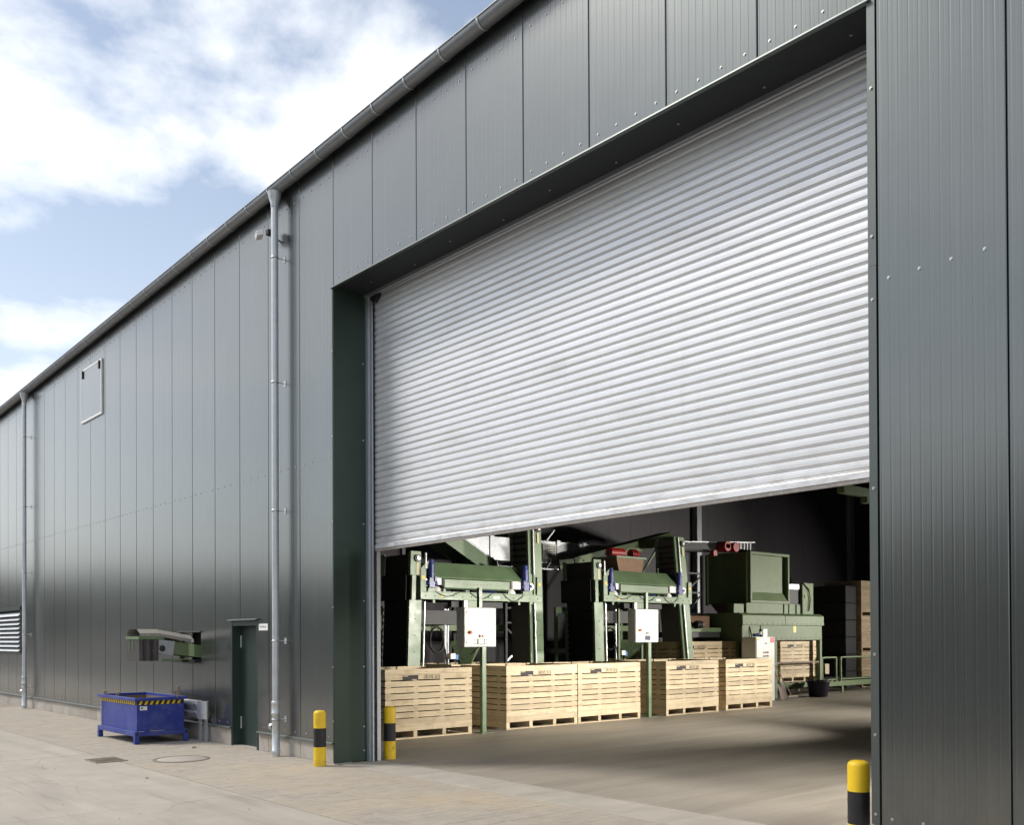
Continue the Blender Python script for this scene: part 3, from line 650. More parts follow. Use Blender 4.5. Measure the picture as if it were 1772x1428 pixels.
mb.add(vs+[(x+.008, y, z) for x, y, z in vs], [(0, 1, 2, 3), (7, 6, 5, 4), (0, 4, 5, 1), (1, 5, 6, 2), (2, 6, 7, 3), (3, 7, 4, 0)]); mb.build('bearing_plate', GALV, cv)
mb = MB(); mb.cyl((cx1+.014, -.74, cz(-.74)+.06), (cx1+.05, -.74, cz(-.74)+.06), .055, 16); mb.build('bearing', DARK, cv)
MB().cyl((cx0, -.74, cz(-.74)+.06), (cx1, -.74, cz(-.74)+.06), .06, 16).build('drum', DARK, cv)
mb = MB(); mb.box(cx1-.04, cx1+.0, -.72, -.10, cz(-.4)-.13, cz(-.4)-.09); mb.build('lower_rail', GREEND, cv)
MB().box(cx0, cx1, -.3, .5, 1.36, 1.40).build('return_tray', DARK, cv)
mb = MB(); mb.box(-5.5, -4.48, -.03, .02, 1.885, 1.91); mb.box(-5.48, -4.49, -.025, .02, 1.33, 1.353); mb.build('opening_flashing', TRIM, hall)
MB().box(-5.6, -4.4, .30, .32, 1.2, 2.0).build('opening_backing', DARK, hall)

cv.scale.y = .81; cv.location.y += .10
# guard rail end
gr = thing('guard_rail', 'short galvanised crash barrier with rounded end beside the blue container', 'guard rail', (-4.3, -.2, 0))
W_ = [(0, .40), (-.03, .42), (-.055, .47), (-.055, .50), (-.02, .53), (-.02, .58), (-.055, .61), (-.055, .64), (-.03, .69), (0, .71)]
mb = MB(); nW = len(W_)
vs = [(x, -.14+y, z) for x in (-5.6, -4.16) for y, z in W_]+[(x, -.134+y, z) for x in (-5.6, -4.16) for y, z in W_]
mb.add(vs, [(i, i+1, nW+i+1, nW+i) for i in range(nW-1)]+[(2*nW+i+1, 2*nW+i, 3*nW+i, 3*nW+i+1) for i in range(nW-1)]); mb.build('beam', GALV, gr)
mb = MB(); nn = 12
vs = [(-4.12+.16*math.sin(t)+.02, -.14-.07*math.cos(t)+.0, z) for t in [math.pi*k/nn for k in range(nn+1)] for z in (.40, .71)]
vs = [(-4.19, -.208, .40), (-4.19, -.208, .71)]+vs
k2 = len(vs)//2
mb.add(vs, [(2*i, 2*i+2, 2*i+3, 2*i+1) for i in range(k2-1)], True); vs2 = [(x, y, z) for x, y, z in vs]
mb.build('end_terminal', GALV, gr)
for x, y in ((-4.30, -.105), (-4.17, -.06)): MB().box(x-.03, x+.03, y-.02, y+.02, 0, .68).build('post', GALV, gr)
for z in (.48, .63): MB().cyl((-4.33, -.196, z), (-4.33, -.204, z), .016, 8).build('bolt', DARK, gr)

# small white lamp beside the downpipe, sign
fl1 = thing('wall_lamp', 'small white box lamp high on the wall left of the downpipe', 'lamp', (-1.62, -.1, 7.93))
mb = MB(); M_ = Matrix.Translation((-1.78, -.24, 7.93)) @ Euler((R(18), 0, R(-20))).to_matrix().to_4x4(); mb.box(-.10, .10, -.05, .05, -.035, .035, M_); mb.build('housing', WHITE, fl1, .006)
MB().box(-1.66, -1.58, -.19, -.08, 7.90, 7.98).build('joint_box', DARK, fl1, .004)
MB().tube([(-1.60, -.10, 7.94), (-1.56, -.08, 7.86), (-1.52, -.002, 7.80)], .012, 6).build('arm', DARK, fl1)
sg = thing('door_sign', 'small white printed notice on the wall right of the side door', 'sign', (-2.13, -.003, 1.95))
MB().box(-2.285, -1.985, -.010, -.003, 1.895, 2.0).build('plate', WHITE, sg)
link('lettering', strokes(9, .22, .026, 4), INK, sg, (-2.135, -.0104, 1.952))

# litter
gl = thing('rubber_glove', 'crumpled blue rubber glove lying by the plinth', 'glove', (-7.7, -.28, 0))
mb = MB(); bm = bmesh.new(); bmesh.ops.create_icosphere(bm, subdivisions=2, radius=.07)
vs = [(-7.72+v.co.x*1.4+.02*math.sin(v.co.y*60), -.32+v.co.y*.9+.015*math.cos(v.co.x*70), .035+v.co.z*.5) for v in bm.verts]; fs = [tuple(v.index for v in f.verts) for f in bm.faces]; bm.free()
mb.add(vs, fs, True); mb.build('palm', GLOVE, gl)
for i, (dx_, dy_) in enumerate(((.1, .05), (.12, -.01), (.09, -.06))):
    MB().tube([(-7.70, -.32, .03), (-7.70+dx_, -.32+dy_, .05+.02*i), (-7.70+dx_*1.7, -.32+dy_*1.5, .012)], .013, 6).build('finger', GLOVE, gl)
def pebble(x, y, r, label):
    bm = bmesh.new(); bmesh.ops.create_icosphere(bm, subdivisions=1, radius=r)
    for v in bm.verts: v.co *= random.uniform(.75, 1.2); v.co.z = v.co.z*.6
    me = bpy.data.meshes.new('stone'); bm.to_mesh(me); bm.free()
    tag(link('stone', me, STONE, None, (x, y, r*.35)), label, 'stone', 'loose stones on the yard')
pebble(-3.35, -.62, .035, 'pale stone lying between the crash barrier and the side door')
pebble(-.45, -2.45, .022, 'brown clod lying on the concrete left of the outer bollard')
gb = MB()
rs = random.Random(3)
for i in range(420):
    x = rs.uniform(-9, 10); y = rs.choice([rs.uniform(-5.5, -2.2), rs.uniform(-2, .1), rs.uniform(.1, 3)]); r = rs.uniform(.003, .010)
    if x < .2 and y > -.1: continue
    if x > 8 and y > -.05: continue
    gb.lathe([(r, 0), (r*.7, r*.6), (.0005, r*.8)], (x, y, .001), 5)
go = gb.build('grit', STONE); go['kind'] = 'stuff'; go['label'] = 'fine grit scattered over the yard and the threshold'; go['category'] = 'grit'

# ================================================================== INSIDE THE HALL
# ---- slatted potato boxes; local frame: front face at x = 0 looking to +x, y along the front, z up
POTATO_SHADE = mat('gap_shade_potatoes', (.055, .036, .018), .9, 0, .6, 12)  # potato fill coloured near black, carries the shade in the board gaps
CW, CD, CH = 1.905, 1.42, 1.2236
def crate_parts():
    P = []
    t = .020
    bw = {}
    def board(L, h): 
        k = (round(L, 3), h)
        if k not in bw: bw[k] = MB().box(-t/2, t/2, -L/2, L/2, -h/2, h/2).mesh('board'); bw[k].materials.append(WOOD)
        return bw[k]
    rows = [(1.125, .192-.004, 'b'), (1.045, .0, None)]
    zs = []
    zt = CH
    zs.append((zt-.0475, .093)); zs.append((zt-.1435, .093))
    z = zt-.196
    for i in range(6): zs.append((z-.0465-.0165, .093)); z -= .1095
    zs.append((z-.0125-.054, .107)); zs.append((z-.0125-.165, .110))
    zlow = z-.0125-.22
    for zc, h in zs:
        P.append(('board', board(CW, h), (-t/2, CW/2, zc), 0))
        P.append(('board', board(CW, h), (-CD+t/2, CW/2, zc), 0))
        P.append(('side_board', board(CD-2*t-.002, h), (-CD/2, t/2, zc), 1))
        P.append(('side_board', board(CD-2*t-.002, h), (-CD/2, CW-t/2, zc), 1))
    hb = CH-.003-zlow
    bat = MB().box(-.0125, .0125, -.05, .05, 0, hb).mesh('batten'); bat.materials.append(WOOD)
    for y in (.085, .085+(CW-.17)/3, .085+(CW-.17)*2/3, CW-.085):
        P.append(('batten', bat, (-t-.0135, y, zlow), 0)); P.append(('batten', bat, (-CD+t+.0135, y, zlow), 0))
    for x in (-.25, -CD/2, -CD+.25):
        P.append(('batten', bat, (x, t+.0135, zlow), 1)); P.append(('batten', bat, (x, CW-t-.0135, zlow), 1))
    fm = MB().box(-CD+.03, -.03, .03, CW-.03, zlow-.0, zlow+.02).mesh('box_floor'); fm.materials.append(WOOD)
    P.append(('box_floor', fm, (0, 0, 0), 0))
    cm = MB(); rr = random.Random(5); nx, ny, nz = 10, 14, 8
    def grid(f, nu, nv):
        vs = [f(u/nu, v/nv) for u in range(nu+1) for v in range(nv+1)]
        cm.add(vs, [(u*(nv+1)+v, (u+1)*(nv+1)+v, (u+1)*(nv+1)+v+1, u*(nv+1)+v+1) for u in range(nu) for v in range(nv)], True)
    j = lambda: rr.uniform(-.012, .012)
    x0_, x1_, y0_, y1_, z0_, z1_ = -CD+.075, -.075, .075, CW-.075, zlow+.03, CH-.10
    grid(lambda u, v: (x1_+j(), y0_+(y1_-y0_)*u, z0_+(z1_-z0_)*v), 26, 14); grid(lambda u, v: (x0_+j(), y0_+(y1_-y0_)*u, z0_+(z1_-z0_)*v), 26, 14)
    grid(lambda u, v: (x0_+(x1_-x0_)*u, y0_+j(), z0_+(z1_-z0_)*v), 20, 14); grid(lambda u, v: (x0_+(x1_-x0_)*u, y1_+j(), z0_+(z1_-z0_)*v), 20, 14)
    grid(lambda u, v: (x0_+(x1_-x0_)*u, y0_+(y1_-y0_)*v, z1_+2*j()), 20, 26)
    cme = cm.mesh('shade_potatoes'); cme.materials.append(POTATO_SHADE); P.append(('shade_potatoes', cme, (0, 0, 0), 0))
    ft = MB().box(-CD+.004, -.004, -.04, .04, .026, zlow-.002).mesh('runner_block'); ft.materials.append(WOOD)
    for y in (.042, CW/3, CW*2/3, CW-.042): P.append(('runner_block', ft, (0, y, 0), 0))
    rb = MB().box(-.09, 0, 0, CW, 0, .024).mesh('skid_board'); rb.materials.append(WOOD)
    for x in (-.003, -CD/2+.045, -CD+.093): P.append(('skid_board', rb, (x, 0, 0), 0))
    return P, zlow
CP, ZLOW = crate_parts()
TXT = text_mesh('GROVE 2010', .094, 'stencil', .0006, .70); TXT.materials.append(INK)
PLT = MB().box(0, .0015, -.165, .165, -.045, .045).mesh('stencil_plate'); PLT.materials.append(INK)
PLB = MB().box(0, .0006, -.05, .05, -.007, .007).mesh('stencil_gap'); PLB.materials.append(WOOD)
def crate(x, y, z, label, group, mark=True, old=False, rz=0.0):
    c = thing('potato_crate', label, 'crate', (x, y, z), group)
    c.rotation_euler.z = rz
    for nm, me, loc, rot in CP:
        o = bpy.data.objects.new(nm, me); COL.objects.link(o); o.parent = c; o.location = loc
        o.location.z += random.uniform(-.0015, .0015) if 'board' in nm and nm != 'skid_board' else 0
        if rot: o.rotation_euler.z = R(90)
        if old:
            o.material_slots[0].link = 'OBJECT'; o.material_slots[0].material = WOODK
    if mark:
        o = bpy.data.objects.new('stencil', TXT); COL.objects.link(o); o.parent = c; o.location = (.0009, .995, CH-.150); o.rotation_euler = (R(90), 0, R(90))
        o = bpy.data.objects.new('stencil_plate', PLT); COL.objects.link(o); o.parent = c; o.location = (.0005, .53, CH-.155)
        q = bpy.data.objects.new('stencil_gap', PLB); COL.objects.link(q); q.parent = o; q.location = (.0018, -.10, .030)
        q = bpy.data.objects.new('stencil_gap', PLB); COL.objects.link(q); q.parent = o; q.location = (.0018, .08, -.034)
    return c
G1 = 'new potato crates lined up on the hall floor'
XC = -2.155
crate(XC+.05, 2.235, 0, 'nearest slatted wooden crate, behind the inner bollard at the left jamb', G1)
crate(XC, 5.025, 0, 'second slatted crate from the left, its side hidden behind a green post', G1)
crate(XC, 6.935+.018, 0, 'third slatted crate from the left, touching the second one', G1)
crate(XC-.02, 9.75, 0, 'fourth slatted crate from the left, right of the second control cabinet', G1)
crate(XC-.04, 11.97, 0, 'fifth slatted crate from the left, the last in the row on the floor', G1)
G2 = 'crates standing raised on the roller conveyor'
crate(-4.20, 12.62, .42, 'raised wooden crate peeping over the fourth floor crate', G2)
crate(-4.22, 14.86, .42, 'raised wooden crate half hidden behind the grey switch cabinet', G2)
crate(-4.24, 17.36, .42, 'raised wooden crate standing inside the green filling machine', G2)
for k in range(3): crate(-5.32, 23.9, 1.232*k+.002, ['bottom', 'middle', 'top'][k]+' crate of the brown stack at the right edge of the opening', 'old crates in the stack on the right', False, True)
G3 = 'crates standing under the filling machines'
crate(-3.78, 4.95, 0, 'crate under the left filling machine, only its rim showing', G3, False)
crate(-3.78, 10.15, 0, 'crate under the right filling machine, only its rim showing', G3, False)

for k in range(6):  # added black stack, hides the crate side and stands in for its shade
    pbx = thing('shade_box', ['lowest', 'second lowest', 'third lowest', 'third highest', 'second highest', 'topmost'][k]+' black box added to keep the space left of the brown crates dark', 'box', (-6.12, 23.45, .584*k), 'added black boxes standing in for shade')
    MB().box(-6.80, -5.46, 23.12, 23.80, .584*k+.004, .584*k+.56).build('body', BLK, pbx, .01)
    MB().box(-6.82, -5.44, 23.10, 23.82, .584*k+.5605, .584*k+.582).build('rim', BLK, pbx, .004)
    for i in range(3): MB().box(-6.6+.4*i, -6.4+.4*i, 23.105, 23.118, .584*k+.30, .584*k+.40).build('grip', BLK, pbx)

# ---- control cabinets on posts
def cabinet(x, y, z, label, screen):
    c = thing('control_cabinet', label, 'control cabinet', (x, y, 0), 'grey control cabinets on green posts')
    b = MB().box(x-.22, x, y-.48, y+.28, z, z+.73).build('housing', LGREY, c, .006)
    MB().box(x+.0005, x+.012, y-.474, y+.274, z+.006, z+.724).build('door', LGREY, b, .004)
    MB().box(x-.08, x+.0, y-.045, y+.045, .012, z-.002).build('post', GREEN, c)
    MB().box(x-.16, x+.10, y-.14, y+.14, 0, .012).build('foot_plate', GREEN, c)
    MB().box(x-.09, x-.02, y-.10, y-.03, z+.732, z+1.1).build('upper_post', GREEN, c)
    mb = MB(); mb.cyl((x+.0125, y-.345, z+.27), (x+.022, y-.345, z+.27), .042, 16); mb.build('switch_plate', YLAB, c)
    mb = MB(); mb.cyl((x+.0222, y-.345, z+.27), (x+.05, y-.345, z+.27), .026, 12); mb.box(x+.0502, x+.058, y-.37, y-.32, z+.262, z+.278); mb.build('main_switch', RED, c)
    for k, (dy, dz_, mt) in enumerate(((-.12, .19, BLKP), (-.12, .215, BLKP), (-.05, .20, RED), (-.025, .20, YLAB))): MB().cyl((x+.0125, y+dy, z+dz_), (x+.03, y+dy, z+dz_), .014, 10).build('button', mt, c)
    MB().box(x+.0125, x+.018, y-.175, y+.005, z+.045, z+.15).build('screen_frame', BLKP, c)
    MB().box(x+.0182, x+.020, y-.15, y-.02, z+.062, z+.135).build('touch_screen', screen, c)
    for dy in (-.225, .05):
        MB().cyl((x+.0125, y+dy, z+.135), (x+.02, y+dy, z+.135), .010, 8).build('lamp', GREEN, c); MB().cyl((x+.0125, y+dy, z+.06), (x+.02, y+dy, z+.06), .010, 8).build('lamp', RED, c)
    for dz_ in (.09, .64): MB().cyl((x+.0125, y-.43, z+dz_), (x+.016, y-.43, z+dz_), .012, 8).build('lock', DARK, c)
    mb = MB()
    for k in range(3): mb.box(x-.19, x-.06, y-.49, y-.4805, z+.54+.05*k, z+.57+.05*k)
    mb.build('side_vent', LGREY, c)
    mb = MB(); mb.tube([(x-.1, y-.45, z), (x-.12, y-.47, z-.10), (x-.16, y-.40, z-.22), (x-.2, y-.1, z-.1), (x-.2, y+.02, z)], .012, 6); mb.build('cable', BLK, c)
cabinet(-2.025, 4.375, 1.595, 'pale grey control cabinet with white touch panel on post beside the nearest crate', WHITE)  # touch screen here is plain white paint without emission
cabinet(-2.287, 9.335, 1.650, 'pale grey control cabinet with dark touch panel between third and fourth crate', SCRN)

# ---- box filling machines
def motor(mb_parent, a, up, r, L, mt, name='motor'):
    a = Vector(a); u = Vector(up); mb = MB()
    mb.cyl(a, a+u*L*.72, r, 16); mb.cyl(a+u*(L*.72+.001), a+u*L, r*.92, 16, r*.80)
    for k in range(7): mb.cyl(a+u*(L*.12+k*L*.08), a+u*(L*.12+k*L*.08+.008), r*1.08, 16)
    mt_ = mb.build(name, mt, mb_parent)
    return mt_
def filler(label, X, Y, dz, ll, rl):
    """X front plane, Y left end of the cross frame; ll/rl: (y top, y bottom) of both legs"""
    f = thing('box_filler', label, 'filling machine', (X, Y, 0), 'green box filling machines')
    L = 3.30; z0 = 2.545+dz
    B = lambda x0, x1, y0, y1, za, zb, nm, mt, bv=.004, par=None: MB().box(X+x0, X+x1, Y+y0, Y+y1, za, zb).build(nm, mt, par or f, bv)
    B(-.16, 0, 0, L, z0, z0+.15, 'cross_beam', GREEN)
    B(-.05, .012, .16, L-.16, z0+.151, z0+.165, 'beam_lip', GREEN, 0)
    B(-.14, -.002, .0, .14, z0+.152, z0+.60, 'end_post', GREEN); B(-.14, -.002, L-.14, L, z0+.152, z0+.56, 'end_post', GREEN)
    # gusset cut at upper corner
    mb = MB(); mb.prism([(Y+.141, z0+.601), (Y+.0, z0+.601), (Y+.20, z0+.78), (Y+.34, z0+.78)], 'x', X-.14, X-.01); mb.build('gusset', GREEN, f)
    # trough above, tilted sheet
    mb = MB(); mb.prism([(X-.02, z0+.44), (X-.03, z0+.47), (X-.30, z0+.78), (X-.33, z0+.78), (X-.33, z0+.40)], 'y', Y+.24, Y+2.76); tr = mb.build('trough', GREEN, f, .003)
    mb = MB(); mb.prism([(X-.02, z0+.44), (X-.30, z0+.78), (X-.80, z0+.78), (X-.80, z0+.44)], 'y', Y+2.761, Y+2.775); mb.build('trough_end', BELTG, tr)
    mb = MB(); mb.prism([(X-.04, z0+.225), (X-.005, z0+.25), (X-.005, z0+.42), (X-.05, z0+.438), (X-.30, z0+.438), (X-.30, z0+.225)], 'y', Y+.60, Y+2.36); mb.build('roller_housing', GREEN, f, .003)
    mb = MB()
    for k in range(9): mb.cyl((X-.0045, Y+1.1+.09*k, z0+.335), (X-.002, Y+1.1+.09*k, z0+.335), .010, 8)
    mb.build('vent_holes', DARK, f)
    for y in (.60, 2.34): B(-.06, -.01, y-.02, y+.03, z0+.166, z0+.224, 'stay', GREEN, 0)
    B(-.9, -.36, .3, 2.7, z0+.30, z0+.42, 'belt', BELT, 0)
    B(-.10, -.02, .42, .56, z0+.30, z0+.45, 'cover', WHITE, .01); B(-.10, -.02, 2.44, 2.74, z0+.27, z0+.45, 'cover', WHITE, .02)
    for y in (.575, 2.40): 
        mb = MB(); mb.box(X-.03, X+.0, Y+y-.03, Y+y+.0, z0+.27, z0+.44); mb.build('bearing_block', DARK, f)
    for y, s in ((.27, 1), (2.82, -1)):
        m1_ = motor(f, (X-.04, Y+y, z0+.44), (0, 0, 1), .085, .36, BLUEM)
        mb = MB(); mb.box(X-.11, X+.03, Y+y-.07, Y+y+.07, z0+.24, z0+.438); mb.cyl((X-.04, Y+y-.12, z0+.33), (X-.04, Y+y+.14, z0+.33), .065, 14); mb.box(X-.02, X+.055, Y+y+.075*s-.03, Y+y+.075*s+.03, z0+.36, z0+.46); mb.build('gearbox', BLUEM, f, .004)
        MB().box(X-.05, X+.01, Y+y-.085, Y+y+.085, z0+.166, z0+.232).build('motor_bracket', GREEN, f)
    for y in (.165, 3.0):
        mb = MB(); mb.cyl((X-.06, Y+y, z0+.34), (X-.02, Y+y, z0+.34), .075, 16); mb.build('chain_wheel', STEEL, f); mb = MB(); mb.cyl((X-.019, Y+y, z0+.34), (X-.006, Y+y, z0+.34), .035, 12); mb.build('hub', DARK, f)
    for y in (.5, 2.5):
        mb = MB(); mb.lathe([(.15, 0), (.14, .05), (.10, .10), (.04, .125), (.0005, .13)], (X-.2, Y+y, z0+.166), 16); mb.build('lamp_dome', WHITE, f)
    motor(f, (X-.25, Y+1.78, z0+.26), (0, 1, 0), .095, .32, BLUEM); motor(f, (X-.45, Y+.62, z0+.26), (0, 1, 0), .08, .25, BLUEM)
    for y in (.32, 2.62): B(-.08, -.02, y, y+.05, z0-.07, z0-.001, 'peg', GREEN, 0)
    B(-.30, -.17, .9, 2.3, z0-.14, z0-.02, 'lower_rail', DARK, 0); B(-.12, -.06, 1.15, 1.25, z0-.16, z0-.001, 'label_plate', WHITE, 0); B(-.12, -.06, 1.26, 1.60, z0-.15, z0-.001, 'bracket_plate', GREEN, 0)
    # legs: front plate, tube, side slab with slatted belt
    for (yt, yb, zt, side) in ((ll[0], ll[1], ll[2], -1), (rl[0], rl[1], rl[2], 1)):
        def yy(z): return Y+yb+(yt-yb)*z/zt
        w = .30 if side < 0 else .26
        def plate(xa, xb, ya, yb_, za, zb, nm, mt, par=None):
            vs = [(X+x, yy(z)+y, z) for x in (xa, xb) for y, z in ((ya, za), (yb_, za), (yb_, zb), (ya, zb))]
            mb = MB(); mb.add(vs, [(0, 1, 2, 3), (7, 6, 5, 4), (0, 4, 5, 1), (1, 5, 6, 2), (2, 6, 7, 3), (3, 7, 4, 0)]); return mb.build(nm, mt, par or f, .003)
        if side < 0:
            leg = plate(-.10, -.03, 0, w, 0, z0-.02, 'leg', GREEN); plate(-.10, -.04, .06, .16, z0-.02, zt-.48, 'leg_neck', GREEN, leg); plate(-.10, -.02, 0, w-.05, zt-.48, zt, 'leg_head', GREEN, leg)
        else:
            leg = plate(-.10, -.04, 0, w, 0, zt, 'leg', GREEN); plate(-.12, -.06, -.12, -.02, 0, zt, 'leg_flange', GREEN, leg)
        # bright guide tube
        if side < 0: xa = w+.06
        else: xa = -.005
        MB().cyl((X-.02, yy(.5)+xa, .5), (X-.02, yy(z0-.04)+xa, z0-.04), .026, 10).build('guide_tube', STEEL, leg)
        MB().cyl((X-.02, yy(z0+.7)+xa, z0+.62), (X-.02, yy(zt)+xa, zt-.02), .024, 10).build('guide_tube', STEEL, leg)
        zc = zt-.14 if side < 0 else zt-.17
        mb = MB(); mb.cyl((X-.02, yy(zc)+w*.55, zc), (X+.012, yy(zc)+w*.55, zc), .075, 18); pu = mb.build('pulley', BLKP, leg)
        MB().cyl((X+.0122, yy(zc)+w*.55, zc), (X+.03, yy(zc)+w*.55, zc), .038, 14).build('pulley_hub', STEEL, pu)
        plate(-.02, -.012, w*.55-.028, w*.55+.028, zc-.32, zc-.09, 'scale_strip', CREAM, leg)
        mb = MB()
        for k in range(6): zq = .5+k*.33; mb.cyl((X-.031, yy(zq)+w*.5, zq), (X-.022, yy(zq)+w*.5, zq), .012, 6)
        mb.build('bolts', DARK, leg)
        # elevator slab going back
        dpt = 1.0 if side < 0 else .80
        sl = plate(-dpt, -.11, .05, .09, .25, zt-.05, 'elevator_back', DARK if side < 0 else BELTG, f)
        if side < 0:
            for k in range(13):
                zq = 1.0+k*.12
                if zq > z0-.1: break
                MB().box(X-dpt+.12, X-.12, yy(zq)-.03, yy(zq)+.045, zq, zq+.018).build('carrier_bar', BELT, sl)
            scal = MB(); scz = []
            for k in range(int((z0-.7)/.14)):
                za = .6+k*.14
                scal.prism([(X-dpt, za), (X-dpt+.07, za), (X-dpt+.12, za+.05), (X-dpt+.12, za+.09), (X-dpt+.07, za+.14), (X-dpt, za+.14)], 'y', yy(za)-.04, yy(za)-.03)
            scal.build('scalloped_edge', GREEN, sl)
            plate(-dpt-.1, -.10, -.045, -.03, z0-.02, zt-.46, 'dust_flap', BELT, sl)
            plate(-dpt-.02, -dpt+.10, -.05, -.02, zt-.46, zt-.02, 'rear_upright', GREEN, sl)
        else:
            plate(-dpt-.02, -dpt+.09, .0, .04, z0+.95, zt-.02, 'rear_upright', GREEN, sl)
            for k in range(8):
                zq = z0+.9+k*.14
                if zq > zt-.12: break
                MB().box(X-dpt+.08, X-.12, yy(zq)-.05, yy(zq)+.05, zq, zq+.02).build('carrier_bar', BELT, sl)
            plate(-dpt, -.12, -.02, .03, 1.0, z0-.05, 'grey_apron', BELTG, sl)
    for (y, z, w, h, mt) in ((.03, z0+.40, .08, .07, YLAB), (L-.11, z0+.36, .07, .07, YLAB), (1.9, z0+.05, .16, .05, WHITE), (.5, z0+.045, .06, .06, YLAB)): B(.0005 if z < z0+.2 else -.0015, .002, y, y+w, z, z+h, 'sticker', mt, 0)
    for k in range(3):
        y_ = .35+.9*k
        MB().tube([(X+.006, Y+y_+.62*i/8, z0+.168-.0+(-.10-.03*k)*math.sin(math.pi*i/8)) for i in range(9)], .009, 6).build('cable', BLK, f)
    mb = MB()
    for k in range(14): mb.cyl((X+.0, Y+.12+.235*k, z0+.075), (X+.008, Y+.12+.235*k, z0+.075), .012, 6)
    mb.build('bolts', DARK, f)
    # ties, hoses, funnel between the legs
    B(-1.10, -1.02, .2, 3.1, 1.92, 2.06, 'rear_tie', GREEND); B(-1.1, -1.02, .5, .62, .0, 2.6, 'rear_upright', GREEND); B(-1.1, -1.02, 2.0, 2.12, .0, 2.6, 'rear_upright', GREEND)
    mb = MB(); mb.lathe([(.06, 1.0), (.10, 1.12), (.42, 1.62), (.42, 1.70)], (X-.75, Y+1.75, 0), 4, False); mb.build('funnel', GREEND, f)
    mb = MB(); c = Vector((X-.55, Y+.80, 1.72)); 
    pts = [(c.x+.02*math.sin(t*1.3), c.y+(.19+.012*math.sin(t*.7))*math.cos(t), c.z+(.27+.014*math.cos(t*.9))*math.sin(t)) for t in [k*.35 for k in range(58)]]
    pts += [(c.x, c.y+.25, c.z-.35), (c.x, c.y+.32, c.z-.8)]
    mb.tube(pts, .014, 6); mb.build('hose_coil', BLK, f)
    for k in range(3): MB().cyl((X-.6-.1*k, Y+1.05+.12*k, 1.1), (X-.6-.1*k, Y+1.05+.12*k, 2.5), .018, 8).build('conduit', GALV, f)
    mb = MB(); mb.box(X-.5, X-.36, Y+1.02, Y+1.16, 1.32, 1.44); mb.build('valve', WHITE, f, .01); mb = MB(); mb.box(X-.48, X-.38, Y+1.17, Y+1.25, 1.30, 1.42); mb.build('valve_cap', GLOVE, f, .01)
    B(-.9, -.5, .35, 1.4, z0-.5, z0-.2, 'rear_casing', DARK); B(-1.3, -.7, 1.0, 2.9, z0+.0, z0+.2, 'cross_tray', DARK)
    return f
filler('green box filling machine with upright legs behind the first two crates', -3.9, 4.28, .0, (-.22, -.34, 3.50), (3.05, 3.17, 4.35))
filler('green box filling machine with leaning legs behind the third and fourth crate', -3.95, 9.62, .07, (-.32, -.22, 3.60), (2.78, 3.30, 4.33))
# brown hopper with red drives above the second machine
hp = thing('drive_hopper', 'small brown feed hopper with red drive units above the right filling machine', 'hopper', (-4.7, 10.8, 3.2))
mb = MB(); mb.prism([(10.62, 3.30), (11.42, 3.30), (11.52, 3.72), (10.5, 3.72)], 'x', -5.1, -4.35); mb.build('bin', CARD, hp); MB().box(-5.15, -4.3, 10.46, 11.56, 3.721, 3.77).build('rim', GREEN, hp)
MB().cyl((-4.62, 10.52, 3.88), (-4.62, 11.02, 3.88), .12, 18).build('drive', REDM, hp); motor(hp, (-4.6, 11.28, 3.88), (0, 1, 0), .11, .28, REDM, 'drive'); MB().box(-4.75, -4.5, 10.6, 11.5, 3.771, 3.80).build('drive_plate', DARK, hp)
for x in (-5.1, -4.4):
    for y in (10.55, 11.4): MB().box(x, x+.06, y, y+.06, 0, 3.3).build('leg', GREEND, hp)

# ---- conveyors behind
gc = thing('grey_conveyor', 'long pale grey galvanised conveyor trough high behind the filling machines', 'conveyor', (-7.2, 10, 0))
for a, b in ((7.7, 8.62), (8.64, 9.5), (10.1, 10.95), (10.97, 11.95), (11.97, 13.05)):
    MB().box(-7.5, -6.9, a, b, 3.74+.0, 4.34).build('trough_section', GALV, gc, .006)
for y in (8.63, 10.96, 11.96): MB().box(-7.53, -6.87, y-.06, y+.06, 3.71, 4.37).build('flange', GALV, gc)
MB().box(-6.88, -6.84, 10.35, 10.85, 3.85, 4.25).build('slotted_cover', LGREY, gc, .004)
mb = MB()
for i in range(5):
    for j in range(5): mb.box(-6.839, -6.836, 10.42+.08*i, 10.455+.08*i, 3.91+.065*j, 3.935+.065*j)
mb.build('cover_slots', DARK, gc)
for y in (8.0, 10.3, 12.8): MB().box(-7.4, -7.3, y, y+.1, 0, 3.7).build('leg', DARK, gc); MB().box(-7.0, -6.9, y, y+.1, 0, 3.7).build('leg', DARK, gc)
mb = MB()
for y in (9.9, 10.5, 10.7, 8.2, 8.5): mb.bar((-6.85, y, 3.62), (-6.8, y+.12, 3.80), .05, .02)
mb.bar((-6.85, 10.5, 4.35), (-6.8, 10.72, 4.62), .06, .03); mb.build('clips', GALV, gc)
MB().box(-6.9, -6.8, 7.9, 10.9, 3.56, 3.60).build('cable_tray', GALV, gc)
i1 = thing('inclined_conveyor', 'green inclined conveyor coming down towards the left filling machine', 'conveyor', (-5.2, 6, 0))
MB().bar((-5.0, 4.75, 4.55), (-5.0, 7.25, 3.25), .05, .34).build('side_beam', GREEN, i1, .004); MB().bar((-5.6, 4.75, 4.55), (-5.6, 7.25, 3.25), .05, .34).build('side_beam', GREEN, i1, .004)
MB().bar((-5.3, 4.8, 4.60), (-5.3, 7.25, 3.32), .52, .05).build('belt', BELTG, i1); MB().bar((-4.99, 4.8, 4.74), (-4.99, 7.2, 3.48), .03, .05).build('edge_rail', GALV, i1)
for y in (5.0, 6.4): MB().box(-5.65, -5.58, y, y+.08, 0, 4.4-(y-5)*.5).build('leg', DARK, i1)
